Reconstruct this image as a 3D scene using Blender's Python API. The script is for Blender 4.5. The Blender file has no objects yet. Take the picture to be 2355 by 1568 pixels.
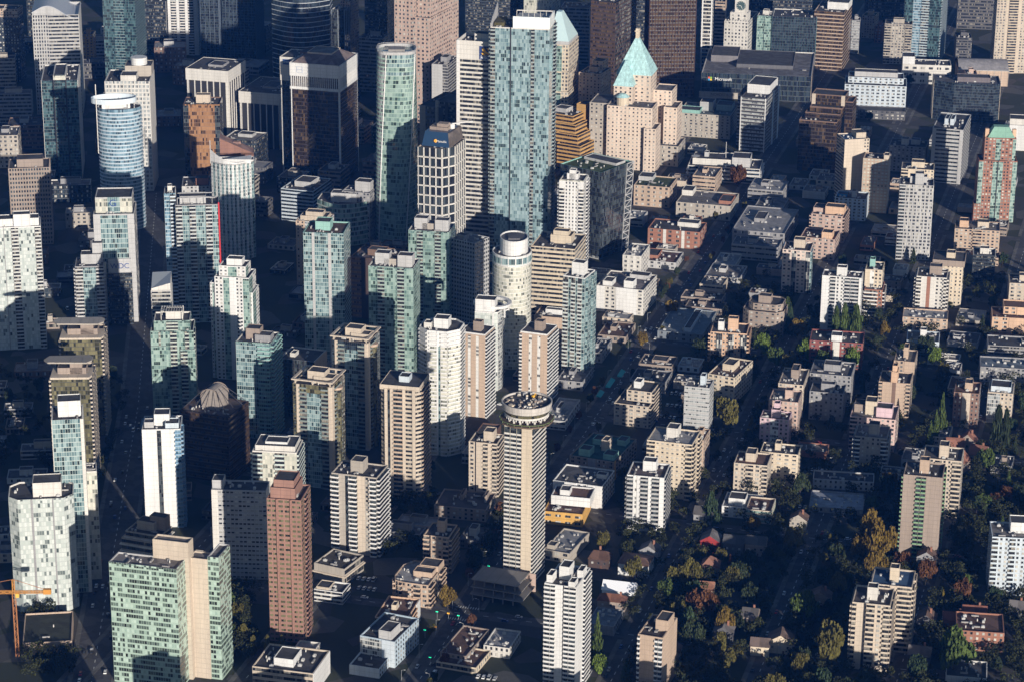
import bpy, math, random
from math import *
rnd = random.Random(7)
SC = bpy.context.scene
COL = SC.collection
# ------------------------------------------------------------------ camera model
F_PX, PITCH, ROLL, CAM_H, CX, CY = 6000.0, radians(19.8), .0077, 690.0, 1177.5, 784.0
_c, _s = cos(PITCH), sin(PITCH)
FW = (0, _c, -_s)
RT = (cos(ROLL), sin(ROLL) * _s, sin(ROLL) * _c)
UP = (-sin(ROLL), cos(ROLL) * _s, cos(ROLL) * _c)
def at(x, y, z=0.0):
    """the point of height z seen at a picture position"""
    a, b = (x - CX) / F_PX, -(y - CY) / F_PX
    d = [FW[i] + a * RT[i] + b * UP[i] for i in range(3)]
    t = (z - CAM_H) / d[2]
    return d[0] * t, d[1] * t
def proj(X, Y, Z):
    v = (X, Y, Z - CAM_H)
    w = sum(v[i] * FW[i] for i in range(3))
    return CX + F_PX * sum(v[i] * RT[i] for i in range(3)) / w, CY - F_PX * sum(v[i] * UP[i] for i in range(3)) / w, w
def bis(f, lo, hi, n=50):
    flo = f(lo)
    for _ in range(n):
        m = (lo + hi) / 2
        if (f(m) > 0) == (flo > 0): lo = m
        else: hi = m
    return (lo + hi) / 2
# ------------------------------------------------------------------ materials
MATS = {}
def _mat(name):
    m = bpy.data.materials.new(name); m.use_nodes = True
    nt = m.node_tree
    return m, nt, nt.nodes['Principled BSDF']
class N:
    def __init__(s, nt): s.nt = nt
    def new(s, t, **k):
        n = s.nt.nodes.new(t)
        for a, v in k.items(): setattr(n, a, v)
        return n
    def put(s, sock, v):
        if hasattr(v, 'is_output'): s.nt.links.new(v, sock)
        elif v is not None: sock.default_value = (*v, 1) if isinstance(v, tuple) and len(v) == 3 and sock.type == 'RGBA' else v
    def math(s, op, a, b=None):
        n = s.new('ShaderNodeMath', operation=op); s.put(n.inputs[0], a); s.put(n.inputs[1], b)
        return n.outputs[0]
    def mix(s, f, a, b):
        n = s.new('ShaderNodeMix', data_type='RGBA'); s.put(n.inputs[0], f); s.put(n.inputs[6], a); s.put(n.inputs[7], b)
        return n.outputs[2]
def sc3(c, k): return tuple(min(.9, v * k) for v in c)
def solid(c, rough=.8, var=.16, scale=.12, streak=True):
    """painted or raw wall: slow stains and fine grain, rain streaks on the upright faces"""
    key = ('s', c, rough, var, scale, streak)
    if key in MATS: return MATS[key]
    m, nt, b = _mat('wall'); n = N(nt)
    tc = n.new('ShaderNodeTexCoord'); mp = n.new('ShaderNodeMapping')
    nt.links.new(tc.outputs['Object'], mp.inputs[0]); mp.inputs['Scale'].default_value = (1, 1, .18 if streak else 1)
    t1 = n.new('ShaderNodeTexNoise'); nt.links.new(mp.outputs[0], t1.inputs['Vector']); t1.inputs['Scale'].default_value = scale; t1.inputs['Detail'].default_value = 6
    t2 = n.new('ShaderNodeTexNoise'); nt.links.new(mp.outputs[0], t2.inputs['Vector']); t2.inputs['Scale'].default_value = .9; t2.inputs['Detail'].default_value = 3
    f = n.math('ADD', n.math('MULTIPLY', t1.outputs[0], .65), n.math('MULTIPLY', t2.outputs[0], .35))
    mr = n.new('ShaderNodeMapRange'); nt.links.new(f, mr.inputs[0]); mr.inputs[1].default_value = .3; mr.inputs[2].default_value = .7
    base = n.mix(mr.outputs[0], sc3(c, 1 - var * 1.4), sc3(c, 1 + var * .7))
    if streak:
        uv = n.new('ShaderNodeUVMap'); sx = n.new('ShaderNodeSeparateXYZ'); nt.links.new(uv.outputs[0], sx.inputs[0])
        j = n.math('MAXIMUM', n.math('LESS_THAN', n.math('FRACT', sx.outputs[1]), .07), n.math('LESS_THAN', n.math('FRACT', n.math('MULTIPLY', sx.outputs[0], .5)), .05))
        base = n.mix(n.math('MULTIPLY', j, .8), base, sc3(c, .62))
    else:      # patched felt and gravel
        vo = n.new('ShaderNodeTexVoronoi'); nt.links.new(tc.outputs['Object'], vo.inputs['Vector']); vo.inputs['Scale'].default_value = .16; sv = n.new('ShaderNodeSeparateColor'); nt.links.new(vo.outputs['Color'], sv.inputs[0])
        base = n.mix(n.math('MULTIPLY', n.math('GREATER_THAN', sv.outputs[0], .62), .55), base, sc3(c, 1.6 if sum(c) < .6 else .75))
    nt.links.new(base, b.inputs['Base Color'])
    b.inputs['Roughness'].default_value = rough
    MATS[key] = m
    return m
def plain(c, rough=.6, metal=0.0, spec=.5):
    key = ('p', c, rough, metal, spec)
    if key not in MATS:
        m, nt, b = _mat('paint'); b.inputs['Base Color'].default_value = (*c, 1); b.inputs['Roughness'].default_value = rough; b.inputs['Metallic'].default_value = metal
        b.inputs['Specular IOR Level'].default_value = spec
        MATS[key] = m
    return MATS[key]
#            bright pane        middle pane        dark pane         share dark, frame, frame share u, v, roughness
GL = {
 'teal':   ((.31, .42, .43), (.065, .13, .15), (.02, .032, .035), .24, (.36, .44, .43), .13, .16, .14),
 'green':  ((.35, .48, .44), (.09, .17, .165), (.02, .03, .028), .22, (.30, .40, .35), .10, .20, .14),
 'green2': ((.36, .47, .43), (.12, .20, .19), (.03, .045, .04), .16, (.24, .36, .31), .09, .15, .14),
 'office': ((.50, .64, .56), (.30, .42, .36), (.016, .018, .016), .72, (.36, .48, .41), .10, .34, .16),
 'deep':   ((.10, .19, .21), (.018, .045, .055), (.012, .02, .026), .35, (.05, .085, .095), .10, .16, .14),  # teal panes darkened so that shade on some towers is in the colour
 'blue':   ((.24, .38, .48), (.055, .13, .19), (.02, .05, .08), .15, (.40, .48, .52), .10, .22, .12),
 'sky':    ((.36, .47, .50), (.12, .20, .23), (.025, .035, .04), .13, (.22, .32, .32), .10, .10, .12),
 'g_dark':   ((.09, .11, .12), (.03, .04, .045), (.012, .014, .018), .45, (.03, .032, .036), .10, .14, .10),
 'night':  ((.05, .07, .09), (.022, .034, .045), (.01, .013, .02), .5, (.05, .065, .08), .08, .10, .12),
 'g_brown':  ((.13, .085, .045), (.04, .028, .024), (.014, .011, .011), .7, (.035, .024, .022), .12, .20, .12),
 'g_ochre':  ((.13, .082, .042), (.07, .046, .03), (.014, .01, .01), .40, (.03, .022, .02), .08, .30, .14),
 'g_copper': ((.40, .22, .11), (.29, .155, .08), (.03, .02, .018), .28, (.20, .10, .055), .08, .12, .2),
 'g_white': ((.66, .70, .67), (.42, .48, .46), (.07, .09, .09), .07, (.36, .40, .39), .09, .14, .2),
 'g_cream': ((.68, .66, .57), (.44, .46, .40), (.08, .09, .08), .22, (.46, .45, .39), .14, .18, .2),
 'g_grey':   ((.44, .47, .48), (.24, .27, .28), (.03, .035, .04), .35, (.50, .50, .48), .12, .24, .18),
 'gold':   ((.22, .20, .11), (.09, .085, .05), (.022, .024, .018), .35, (.05, .05, .04), .08, .12, .12),
 'win':    ((.62, .60, .54), (.09, .10, .11), (.018, .022, .028), .60, (.20, .20, .20), .10, .06, .12),
 'band':   ((.30, .28, .24), (.05, .055, .06), (.015, .018, .022), .66, (.03, .03, .03), .10, .05, .12),
 'strip':  ((.78, .77, .74), (.70, .70, .67), (.03, .032, .036), .42, (.66, .65, .62), .06, .40, .3),
}
def glass(kind):
    if kind in MATS: return MATS[kind]
    br, md, dk, share, fr, fu, fv, rough = GL[kind]
    m, nt, b = _mat(kind + '_glazing'); n = N(nt)
    uv = n.new('ShaderNodeUVMap'); sp = n.new('ShaderNodeSeparateXYZ'); nt.links.new(uv.outputs[0], sp.inputs[0])
    oi = n.new('ShaderNodeObjectInfo'); at_ = n.new('ShaderNodeAttribute', attribute_name='rnd')
    off = n.math('MULTIPLY', n.math('ADD', oi.outputs['Random'], at_.outputs['Fac']), 97.0)
    u, v = sp.outputs[0], sp.outputs[1]
    cb = n.new('ShaderNodeCombineXYZ'); nt.links.new(n.math('FLOOR', u), cb.inputs[0]); nt.links.new(n.math('FLOOR', v), cb.inputs[1]); nt.links.new(n.math('FLOOR', off), cb.inputs[2])
    wn = n.new('ShaderNodeTexWhiteNoise', noise_dimensions='3D'); nt.links.new(cb.outputs[0], wn.inputs[0])
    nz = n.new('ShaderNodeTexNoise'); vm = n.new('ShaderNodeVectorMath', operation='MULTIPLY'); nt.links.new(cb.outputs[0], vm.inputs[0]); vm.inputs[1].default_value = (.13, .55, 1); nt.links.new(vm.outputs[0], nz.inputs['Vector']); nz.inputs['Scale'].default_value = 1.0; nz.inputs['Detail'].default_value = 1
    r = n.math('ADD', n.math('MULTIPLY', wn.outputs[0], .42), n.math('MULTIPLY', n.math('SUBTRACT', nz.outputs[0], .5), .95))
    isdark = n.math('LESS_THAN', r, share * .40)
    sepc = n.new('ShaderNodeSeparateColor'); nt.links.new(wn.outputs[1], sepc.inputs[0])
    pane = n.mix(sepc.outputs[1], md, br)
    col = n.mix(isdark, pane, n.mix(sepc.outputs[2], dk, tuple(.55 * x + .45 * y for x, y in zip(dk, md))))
    frame = n.math('MAXIMUM', n.math('LESS_THAN', n.math('FRACT', u), fu), n.math('LESS_THAN', n.math('FRACT', v), fv))
    nt.links.new(n.mix(frame, col, fr), b.inputs['Base Color'])
    rg = n.new('ShaderNodeMix'); nt.links.new(frame, rg.inputs[0]); rg.inputs[2].default_value = rough * .5; rg.inputs[3].default_value = .5
    nt.links.new(rg.outputs[0], b.inputs['Roughness']); b.inputs['IOR'].default_value = 1.9 if kind not in ('win', 'band', 'strip') else 1.6
    MATS[kind] = m
    return m
def G(k): return 'g_' + k if isinstance(k, str) and 'g_' + k in GL else k
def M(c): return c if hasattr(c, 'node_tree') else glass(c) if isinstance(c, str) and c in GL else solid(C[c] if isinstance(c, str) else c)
C = dict(white=(.70, .70, .69), offw=(.64, .62, .58), cream=(.62, .53, .41), tan=(.50, .38, .29), conc=(.42, .38, .33), grey=(.30, .30, .31), lgrey=(.46, .46, .46),
         dgrey=(.11, .11, .12), brown=(.20, .13, .10), dbrown=(.07, .045, .04), pink=(.52, .385, .325), redg=(.31, .175, .138), brick=(.33, .155, .105), dark=(.025, .026, .03), dk2=(.05, .05, .055),
         peach=(.62, .42, .29), beige=(.56, .48, .39), rose=(.62, .46, .50), ochre=(.55, .33, .12), taupe=(.32, .26, .22), olive=(.30, .27, .22), bluew=(.55, .62, .68), copper=(.28, .50, .45),
         tar=(.055, .055, .06), gravel=(.16, .15, .145), lroof=(.34, .34, .35), rroof=(.12, .07, .055), navy=(.03, .07, .14))
def roofmat(c):
    c = C[c] if isinstance(c, str) else c
    return solid(c, .95, .35, .25, False)
# ------------------------------------------------------------------ mesh builder
class MB:
    def __init__(s): s.v, s.f, s.m, s.uv, s.a = [], [], [], [], []
    def face(s, pts, m=0, uv=None, a=0.0):
        i = len(s.v); s.v += pts; s.f.append(tuple(range(i, i + len(pts)))); s.m.append(m)
        s.uv.append(uv or [(p[0] * .3 + .5, p[2] * .3 + .5) for p in pts]); s.a.append(a)
    def box(s, x0, x1, y0, y1, z0, z1, m=0, bottom=False, a=0.0, mt=None):
        p = [(x0, y0), (x1, y0), (x1, y1), (x0, y1)]
        s.prism(p, z0, z1, m, bottom=bottom, a=a, mt=mt)
    def prism(s, poly, z0, z1, m=0, top=True, bottom=False, cell=None, fh=3.0, mt=None, a=0.0, poly2=None):
        n = len(poly); p2 = poly2 or poly; u0 = 0.0
        for i in range(n):
            p, q, P, Q = poly[i], poly[(i + 1) % n], p2[i], p2[(i + 1) % n]
            L = hypot(q[0] - p[0], q[1] - p[1])
            k = max(1, round(L / cell)) if cell else L / 3
            if cell and n > 10: k = L / cell
            s.face([(*p, z0), (*q, z0), (*Q, z1), (*P, z1)], m, [(u0, z0 / fh), (u0 + k, z0 / fh), (u0 + k, z1 / fh), (u0, z1 / fh)], a)
            u0 += k
        if top: s.face([(*p, z1) for p in p2], m if mt is None else mt)
        if bottom: s.face([(*p, z0) for p in reversed(poly)], m)
    def ring(s, poly, inner, z0, z1, m=0, bottom=True):
        n = len(poly)
        s.prism(poly, z0, z1, m, top=False)
        for i in range(n):
            j = (i + 1) % n
            s.face([(*poly[i], z1), (*poly[j], z1), (*inner[j], z1), (*inner[i], z1)], m)
            s.face([(*inner[j], z0), (*inner[i], z0), (*inner[i], z1), (*inner[j], z1)], m)
            if bottom: s.face([(*poly[j], z0), (*poly[i], z0), (*inner[i], z0), (*inner[j], z0)], m)
    def bar(s, a, b, t, m=0):
        """square bar from a to b"""
        d = [b[i] - a[i] for i in range(3)]; L = sqrt(sum(v * v for v in d)) or 1e-6
        d = [v / L for v in d]
        h = (0, 0, 1) if abs(d[2]) < .9 else (1, 0, 0)
        u = (d[1] * h[2] - d[2] * h[1], d[2] * h[0] - d[0] * h[2], d[0] * h[1] - d[1] * h[0]); l = sqrt(sum(v * v for v in u)); u = [v / l * t / 2 for v in u]
        w = (d[1] * u[2] - d[2] * u[1], d[2] * u[0] - d[0] * u[2], d[0] * u[1] - d[1] * u[0])
        cs = [(1, 1), (-1, 1), (-1, -1), (1, -1)]
        A = [tuple(a[i] + x * u[i] + y * w[i] for i in range(3)) for x, y in cs]; B_ = [tuple(b[i] + x * u[i] + y * w[i] for i in range(3)) for x, y in cs]
        for k in range(4): s.face([A[k], A[(k + 1) % 4], B_[(k + 1) % 4], B_[k]], m)
        s.face(A[::-1], m); s.face(B_, m)
    def build(s, name, mats, parent=None, loc=None, rot=None):
        o = bpy.data.objects.new(name, s.mesh(name, mats)); COL.objects.link(o)
        if parent is not None: o.parent = parent
        if loc: o.location = loc
        if rot is not None: o.rotation_euler = (0, 0, rot)
        return o
    def mesh(s, name, mats):
        me = bpy.data.meshes.new(name); me.from_pydata(s.v, [], s.f)
        for m in (mats if isinstance(mats, (list, tuple)) and not isinstance(mats, str) and len(mats) and not isinstance(mats[0], float) else [mats]): me.materials.append(M(m))
        me.polygons.foreach_set('material_index', s.m)
        ul = me.uv_layers.new(name='UVMap'); fl = []
        for u in s.uv:
            for a, b in u: fl += (a, b)
        ul.data.foreach_set('uv', fl)
        if any(s.a):
            at_ = me.attributes.new('rnd', 'FLOAT', 'FACE'); at_.data.foreach_set('value', s.a)
        me.update()
        return me
def place(name, me, parent, loc, rz):
    o = bpy.data.objects.new(name, me); COL.objects.link(o); o.parent = parent; o.location = loc; o.rotation_euler = (0, 0, rz)
    return o
def tag(o, label, cat=None, group=None, kind=None):
    o['label'] = label
    if cat: o['category'] = cat
    if group: o['group'] = group
    if kind: o['kind'] = kind
    return o
def empty(name, loc, rz=0.0, label=None, cat=None, group=None):
    o = bpy.data.objects.new(name, None); COL.objects.link(o); o.location = loc; o.rotation_euler = (0, 0, rz)
    if label: tag(o, label, cat, group)
    return o
def inset(poly, d):
    """polygon moved inwards by d (counter-clockwise, convex or nearly)"""
    n = len(poly); out = []
    for i in range(n):
        a, b, c = poly[i - 1], poly[i], poly[(i + 1) % n]
        l1 = hypot(b[0] - a[0], b[1] - a[1]) or 1e-6; l2 = hypot(c[0] - b[0], c[1] - b[1]) or 1e-6
        n1 = (-(b[1] - a[1]) / l1, (b[0] - a[0]) / l1); n2 = (-(c[1] - b[1]) / l2, (c[0] - b[0]) / l2)
        k = 1 + n1[0] * n2[0] + n1[1] * n2[1]
        k = max(k, .35)
        out.append((b[0] + d * (n1[0] + n2[0]) / k, b[1] + d * (n1[1] + n2[1]) / k))
    return out
def shape(kind, x0, x1, y0, y1):
    if isinstance(kind, (list, tuple)): return [(x0 + (x1 - x0) * a, y0 + (y1 - y0) * b) for a, b in kind]
    if kind == 'ell':
        cx, cy, a, b = (x0 + x1) / 2, (y0 + y1) / 2, (x1 - x0) / 2, (y1 - y0) / 2
        return [(cx + a * cos(2 * pi * (i + .5) / 32 - pi / 2), cy + b * sin(2 * pi * (i + .5) / 32 - pi / 2)) for i in range(32)]
    if kind == 'bow':     # curved front
        k = 10; w = x1 - x0; d = min(.3 * w, .45 * (y1 - y0))
        return [(x0 + w * i / k, y0 + d * (1 - sin(pi * (.12 + .76 * i / k))) / (1 - sin(pi * .12))) for i in range(k + 1)] + [(x1, y1), (x0, y1)]
    if kind.startswith('cut'):   # corners cut off
        k = float(kind[3:] or .2) * min(x1 - x0, y1 - y0)
        return [(x0 + k, y0), (x1 - k, y0), (x1, y0 + k), (x1, y1 - k), (x1 - k, y1), (x0 + k, y1), (x0, y1 - k), (x0, y0 + k)]
    return [(x0, y0), (x1, y0), (x1, y1), (x0, y1)]
# ------------------------------------------------------------------ buildings
GRID = 15.0
FOOT = []        # footprints, so trees and cars keep off them
WIN_MESH, CAP = {}, 100
class Bld: pass
def win_mesh(w, h, mat, name='window', cells=None, proud=.14):
    key = (round(w, 1), round(h, 1), mat, name)
    if key not in WIN_MESH:
        b = MB(); k = cells or max(1, round(w / 1.3))
        w, h = key[0], key[1]
        P = [(-w / 2, -proud), (w / 2, -proud), (w / 2, .1), (-w / 2, .1)]
        b.face([(P[0][0], P[0][1], 0), (P[1][0], P[1][1], 0), (P[1][0], P[1][1], h), (P[0][0], P[0][1], h)], 0, [(.001, .03), (k - .001, .03), (k - .001, .97), (.001, .97)])
        b.box(-w / 2, w / 2, -proud, .1, 0, h); b.f.pop(4 - 3); b.m.pop(1); b.uv.pop(1); b.a.pop(1)
        WIN_MESH[key] = b.mesh(name, mat)
    return WIN_MESH[key]
def bal_mesh(w, dep, mat, rail):
    key = (round(w * 2) / 2, dep, mat if isinstance(mat, str) else str(mat), rail if isinstance(rail, str) else str(rail), 'b')
    if key not in WIN_MESH:
        b = MB(); w = key[0]
        b.box(-w / 2, w / 2, -dep, .02, -.12, .12, 0, True)
        b.box(-w / 2, w / 2, -dep, -dep + .12, .12, 1.1, 1); b.box(-w / 2, -w / 2 + .12, -dep + .12, 0, .12, 1.1, 1); b.box(w / 2 - .12, w / 2, -dep + .12, 0, .12, 1.1, 1)
        WIN_MESH[key] = b.mesh('balcony', [mat, rail])
    return WIN_MESH[key]
def copy_into(mb, me, loc, rz, a):
    c, s = cos(rz), sin(rz)
    vs = [(v.co.x * c - v.co.y * s + loc[0], v.co.x * s + v.co.y * c + loc[1], v.co.z + loc[2]) for v in me.vertices]
    ul = me.uv_layers[0].data
    for p in me.polygons:
        mb.face([vs[i] for i in p.vertices], p.material_index, [tuple(ul[i].uv) for i in p.loop_indices], a)
def block(bd, x0, x1, y0, y1, z0, z1, o):
    """one prism of a building: walls, roof with parapet, facade pieces edge by edge"""
    root, g = bd.root, o.get
    poly = shape(g('shape', 'rect'), x0, x1, y0, y1)
    wall = g('wall', 'white'); gl = G(g('glass')) or (wall if isinstance(wall, str) and wall in GL else 'teal'); fh = g('fh', 3.0); H = z1 - z0
    nf = max(1, round(H / fh)); fh = H / nf
    top = g('top', 'flat')
    par = g('par', 1.0)
    isglass = isinstance(wall, str) and wall in GL
    mb = MB()
    P2 = [(x0 + (x1 - x0) / 2 + (p[0] - (x0 + x1) / 2) * g('taper', 1), y0 + (y1 - y0) / 2 + (p[1] - (y0 + y1) / 2) * g('taper', 1)) for p in poly]
    zt = z1 - (g('crown', 0) if isglass else 0)
    mb.prism(poly, z0, zt, 0, top=False, cell=g('cell', 1.5), fh=fh, poly2=P2)
    inn = inset(P2, min(.5, (x1 - x0) * .1)); cap = g('cap', 'offw' if isglass else wall)
    two = isglass
    if top == 'flat':
        n = len(P2); k = 1 if two else 0
        for i in range(n):
            j = (i + 1) % n
            if zt < z1: mb.face([(*P2[i], zt), (*P2[j], zt), (*P2[j], z1), (*P2[i], z1)], k)
            mb.face([(*P2[i], z1), (*P2[j], z1), (*inn[j], z1), (*inn[i], z1)], k)
            mb.face([(*inn[j], z1 - par), (*inn[i], z1 - par), (*inn[i], z1), (*inn[j], z1)], k)
    mb.build(g('part', 'wall'), [wall, cap] if two else [wall], root)
    if top == 'flat':
        rb = MB(); rb.face([(*p, z1 - par) for p in inn]); rb.build('roof', roofmat(g('roof', 'tar')), root)
    if g('bands'):
        bb = MB(); out, inn2 = inset(poly, -g('bout', .45)), inset(poly, .1); bt = g('bth', .5); st = g('bstep', 1)
        for i in range(g('b0', 1), nf + (0 if top == 'flat' else 0), st):
            z = z0 + i * fh
            bb.ring(out, inn2, z - bt / 2, z + bt / 2)
        if bb.f: bb.build('floor_bands', g('bands'), root)
    n = len(poly)
    wins, bals = [], []
    mrot = root.rotation_euler[2]
    for i in range(n):
        p, q = poly[i], poly[(i + 1) % n]
        L = hypot(q[0] - p[0], q[1] - p[1])
        if L < 1.2: continue
        e = ((q[0] - p[0]) / L, (q[1] - p[1]) / L); nm = (e[1], -e[0])
        wn = (nm[0] * cos(mrot) - nm[1] * sin(mrot), nm[0] * sin(mrot) + nm[1] * cos(mrot))
        X, Y = root.location[0], root.location[1]; l = hypot(X, Y)
        if -(wn[0] * X + wn[1] * Y) / l < -.2: continue
        side = 'F' if nm[1] < -.75 else 'R' if nm[0] > .75 else 'L' if nm[0] < -.75 else 'K' if nm[1] > .75 else 'D'
        s = g(side) or (g('R') if side == 'L' else g('D') or g('F') if side == 'D' else '')
        if side == 'L' and g('L') is None: s = g('R')
        if not s: continue
        toks = [(t[0], float(t[1:].split(':')[0] or 1), (t.split(':')[1] if t[0] in 'cf' else G(t.split(':')[1])) if ':' in t else None) for t in s.split()]
        tot = sum(t[1] for t in toks); u = 0.0; rz = atan2(e[1], e[0])
        def pt(uu, out=0.0): return (p[0] + e[0] * uu + nm[0] * out, p[1] + e[1] * uu + nm[1] * out)
        def slab(a, b, o1, o2, za, zb, name, mat, m=0, cell=1.5, off=0):
            A, B_, C_, D_ = pt(a, o2), pt(b, o2), pt(b, o1), pt(a, o1)
            s_ = MB(); s_.prism([A, B_, C_, D_], za, zb, 0, top=True, bottom=True, cell=cell, fh=fh); s_.build(name, mat, root)
        zlo, zhi = z0 + g('lob', 0) * fh, z1 - g('head', .3) * fh
        floors = [k for k in range(int(g('lob', 0)), nf) if z0 + (k + .95) * fh <= z1 + .01 and k < nf - int(g('skip', 0))]
        for kind, wd, arg in toks:
            sl = L * wd / tot; mid = u + sl / 2
            if kind == 'n':
                bay = g('bay', 3.2); k = max(1, int(sl / bay + .35)); w_ = sl / k * g('ww', .5); h_ = fh * g('wh', .5)
                for f in floors:
                    for j in range(k): wins.append((win_mesh(w_, h_, arg or G(g('win', 'win'))), (*pt(u + sl * (j + .5) / k), z0 + f * fh + fh * .3), rz))
            elif kind == 'r':
                h_ = fh * g('rh', .5)
                for f in floors: wins.append((win_mesh(sl * .985, h_, arg or G(g('win', 'band'))), (*pt(mid), z0 + f * fh + fh * .28), rz))
            elif kind == 'b' or kind == 'B':
                slab(u + .1, u + sl - .1, -.1, .06, zlo, zhi, 'glazing', arg or G(g('bglass', 'band')))
                for f in floors:
                    bals.append((bal_mesh(sl * (.98 if kind == 'b' else 1.12), g('bd', 1.6), g('bslab', wall if not isglass else 'offw'), g('brail', wall if not isglass else 'offw')), (*pt(mid, .05), z0 + f * fh + .12), rz))
            elif kind == 'g': slab(u + .05, u + sl - .05, -.1, .09, zlo, zhi, 'glazing', arg or gl, cell=g('gcell', 1.5))
            elif kind == 'c': slab(u, u + sl, -.1, g('cout', .35), z0, z1 - .02, 'pier', arg or g('col2', 'offw' if isglass else wall))
            elif kind == 'y': slab(u, u + sl, -.1, 1.3, zlo, zhi, 'bay_window', arg or gl)
            elif kind == 'f':
                bay = g('bay', 3.2); k = max(1, round(sl / bay))
                for j in range(k + 1):
                    c0 = u + sl * j / k; h2 = g('pw', .5) / 2
                    slab(max(u, c0 - h2), min(u + sl, c0 + h2), -.05, g('pout', .5), zlo, z1 - g('ptop', .1), 'pier', arg or g('col2', 'white'))
            u += sl
    cap_ = CAP if g('near', True) else 0
    for nm_, lst in (('window', wins), ('balcony', bals)):
        lst.sort(key=lambda t: -t[1][2])
        left = bd.caps.get(nm_, cap_ if cap_ else CAP)
        for me, loc, rz in lst[:left]: place(nm_, me, root, loc, rz)
        bd.caps[nm_] = left - min(left, len(lst))
        if len(lst) > left:
            by = {}
            for me, loc, rz in lst[left:]: by.setdefault(tuple(m_.name for m_ in me.materials), []).append((me, loc, rz))
            for ms, L_ in by.items():
                mb = MB()
                for me, loc, rz in L_: copy_into(mb, me, loc, rz, rnd.random() + .001)
                ob = mb.build('further_' + ('windows' if nm_ == 'window' else 'balconies'), list(L_[0][0].materials), root); ob['kind'] = 'stuff'
    return poly
def roof_box(bd, x0, x1, y0, y1, z0, h, wall='offw', name='penthouse', roof='tar'):
    b = MB(); b.box(x0, x1, y0, y1, z0, z0 + h); t = .25
    b.f.pop(); b.m.pop(); b.uv.pop(); b.a.pop()
    P, I = [(x0, y0), (x1, y0), (x1, y1), (x0, y1)], [(x0 + t, y0 + t), (x1 - t, y0 + t), (x1 - t, y1 - t), (x0 + t, y1 - t)]
    for i in range(4):
        j = (i + 1) % 4
        b.face([(*P[i], z0 + h), (*P[j], z0 + h), (*I[j], z0 + h), (*I[i], z0 + h)]); b.face([(*I[j], z0 + h - .5), (*I[i], z0 + h - .5), (*I[i], z0 + h), (*I[j], z0 + h)])
    o = b.build(name, wall, bd.root)
    r = MB(); r.face([(*p, z0 + h - .5) for p in I]); r.build('penthouse_roof', roofmat(roof), o)
    return o
UNIT = {}
def units(bd, n, z, x0, x1, y0, y1):
    """plant on a roof: fans, ducts, hatches, each a part"""
    for _ in range(n):
        k = rnd.randrange(4)
        if k not in UNIT:
            b = MB()
            if k == 0: b.box(-1.1, 1.1, -.8, .8, 0, 1.3); b.prism([(.6 * cos(i * pi / 4), .6 * sin(i * pi / 4)) for i in range(8)], 1.3, 1.6)
            elif k == 1: b.box(-.5, .5, -.5, .5, 0, 1.0); b.box(-.7, .7, -.7, .7, 1.0, 1.2, bottom=True)
            elif k == 2: b.box(-2.2, 2.2, -.45, .45, .3, 1.1, bottom=True); b.box(-.3, .3, -.3, .3, 0, .3)
            else: b.prism([(.35 * cos(i * pi / 4), .35 * sin(i * pi / 4)) for i in range(8)], 0, 1.6)
            UNIT[k] = b.mesh('roof_unit', [(.5, .5, .49), 'lgrey', (.35, .34, .33), 'offw'][k])
        place('roof_unit', UNIT[k], bd.root, (rnd.uniform(x0 + 1.5, x1 - 1.5), rnd.uniform(y0 + 1.5, y1 - 1.5), z), rnd.choice((0, pi / 2)))
def B(name, label, cat, px, wall='white', F='n1', R='n1', **o):
    xl, xr, yt, yb = px[:4]; xs = px[4] if len(px) > 4 else None
    rot = o.get('rot', GRID); d = o.get('d'); mk = o.get('mk', 1)
    left = xs is not None and xs < xl
    xc = xl if left else xr
    def hof(h): X, Y = at(xc, yt, h); return proj(X, Y, 0)[1] - yb
    h = bis(hof, .5, 420)
    X, Y = at(xc, yt, h)
    if rot == 'v': rot = degrees(atan2(at((xl + xr) / 2, yt, h)[0], Y))
    r = radians(rot); e = (cos(r), -sin(r)); nn = (sin(r), cos(r))
    if left: w = bis(lambda t: proj(X + e[0] * t, Y + e[1] * t, h)[0] - xr, 1, 400)
    else: w = bis(lambda t: proj(X - e[0] * t, Y - e[1] * t, h)[0] - xl, 1, 400)
    if d is None:
        d = bis(lambda t: proj(X + nn[0] * t, Y + nn[1] * t, h)[0] - xs, 3, 120) if xs is not None else w * .8
        d = max(o.get('dmin', 8), min(d, o.get('dmax', 60)))
    fx = X + e[0] * w / 2 * (1 if left else -1); fy = Y + e[1] * w / 2 * (1 if left else -1)
    cx, cy = fx + nn[0] * d / 2, fy + nn[1] * d / 2
    bd = Bld(); bd.w, bd.d, bd.h, bd.caps = w, d, h, {}
    bd.root = empty(name, (cx, cy, 0), -r, label, cat, o.get('group'))
    FOOT.append((cx, cy, r, w / 2 + 2, d / 2 + 2))
    opt = dict(o, wall=wall, F=F, R=R)
    def blk(t):
        x0, x1, y0, y1, z0, z1 = t[:6]; q = dict(opt, **(t[6] if len(t) > 6 else {}))
        for k in ('ex', 'pent'): q.pop(k, None)
        block(bd, (x0 - .5) * w, (x1 - .5) * w, (y0 - .5) * d, (y1 - .5) * d, z0 * h, z1 * h, q)
    if mk: blk((0, 1, 0, 1, 0, 1))
    for t in o.get('ex', ()): blk(t)
    par = o.get('par', 1.0)
    for t in o.get('pent', ((.3, .7, .35, .7, 4),) if mk and o.get('top', 'flat') == 'flat' and h > 14 else ()):
        roof_box(bd, (t[0] - .5) * w, (t[1] - .5) * w, (t[2] - .5) * d, (t[3] - .5) * d, (t[6] * h if len(t) > 6 else h) - par, t[4] + par, t[5] if len(t) > 5 else (o.get('cap', 'offw') if isinstance(wall, str) and wall in GL else wall))
    if mk and o.get('top', 'flat') == 'flat': units(bd, o.get('units', min(18, 5 + int(w * d / 85))), h - par, -w * .45, w * .45, -d * .45, d * .45)
    return bd
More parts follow.
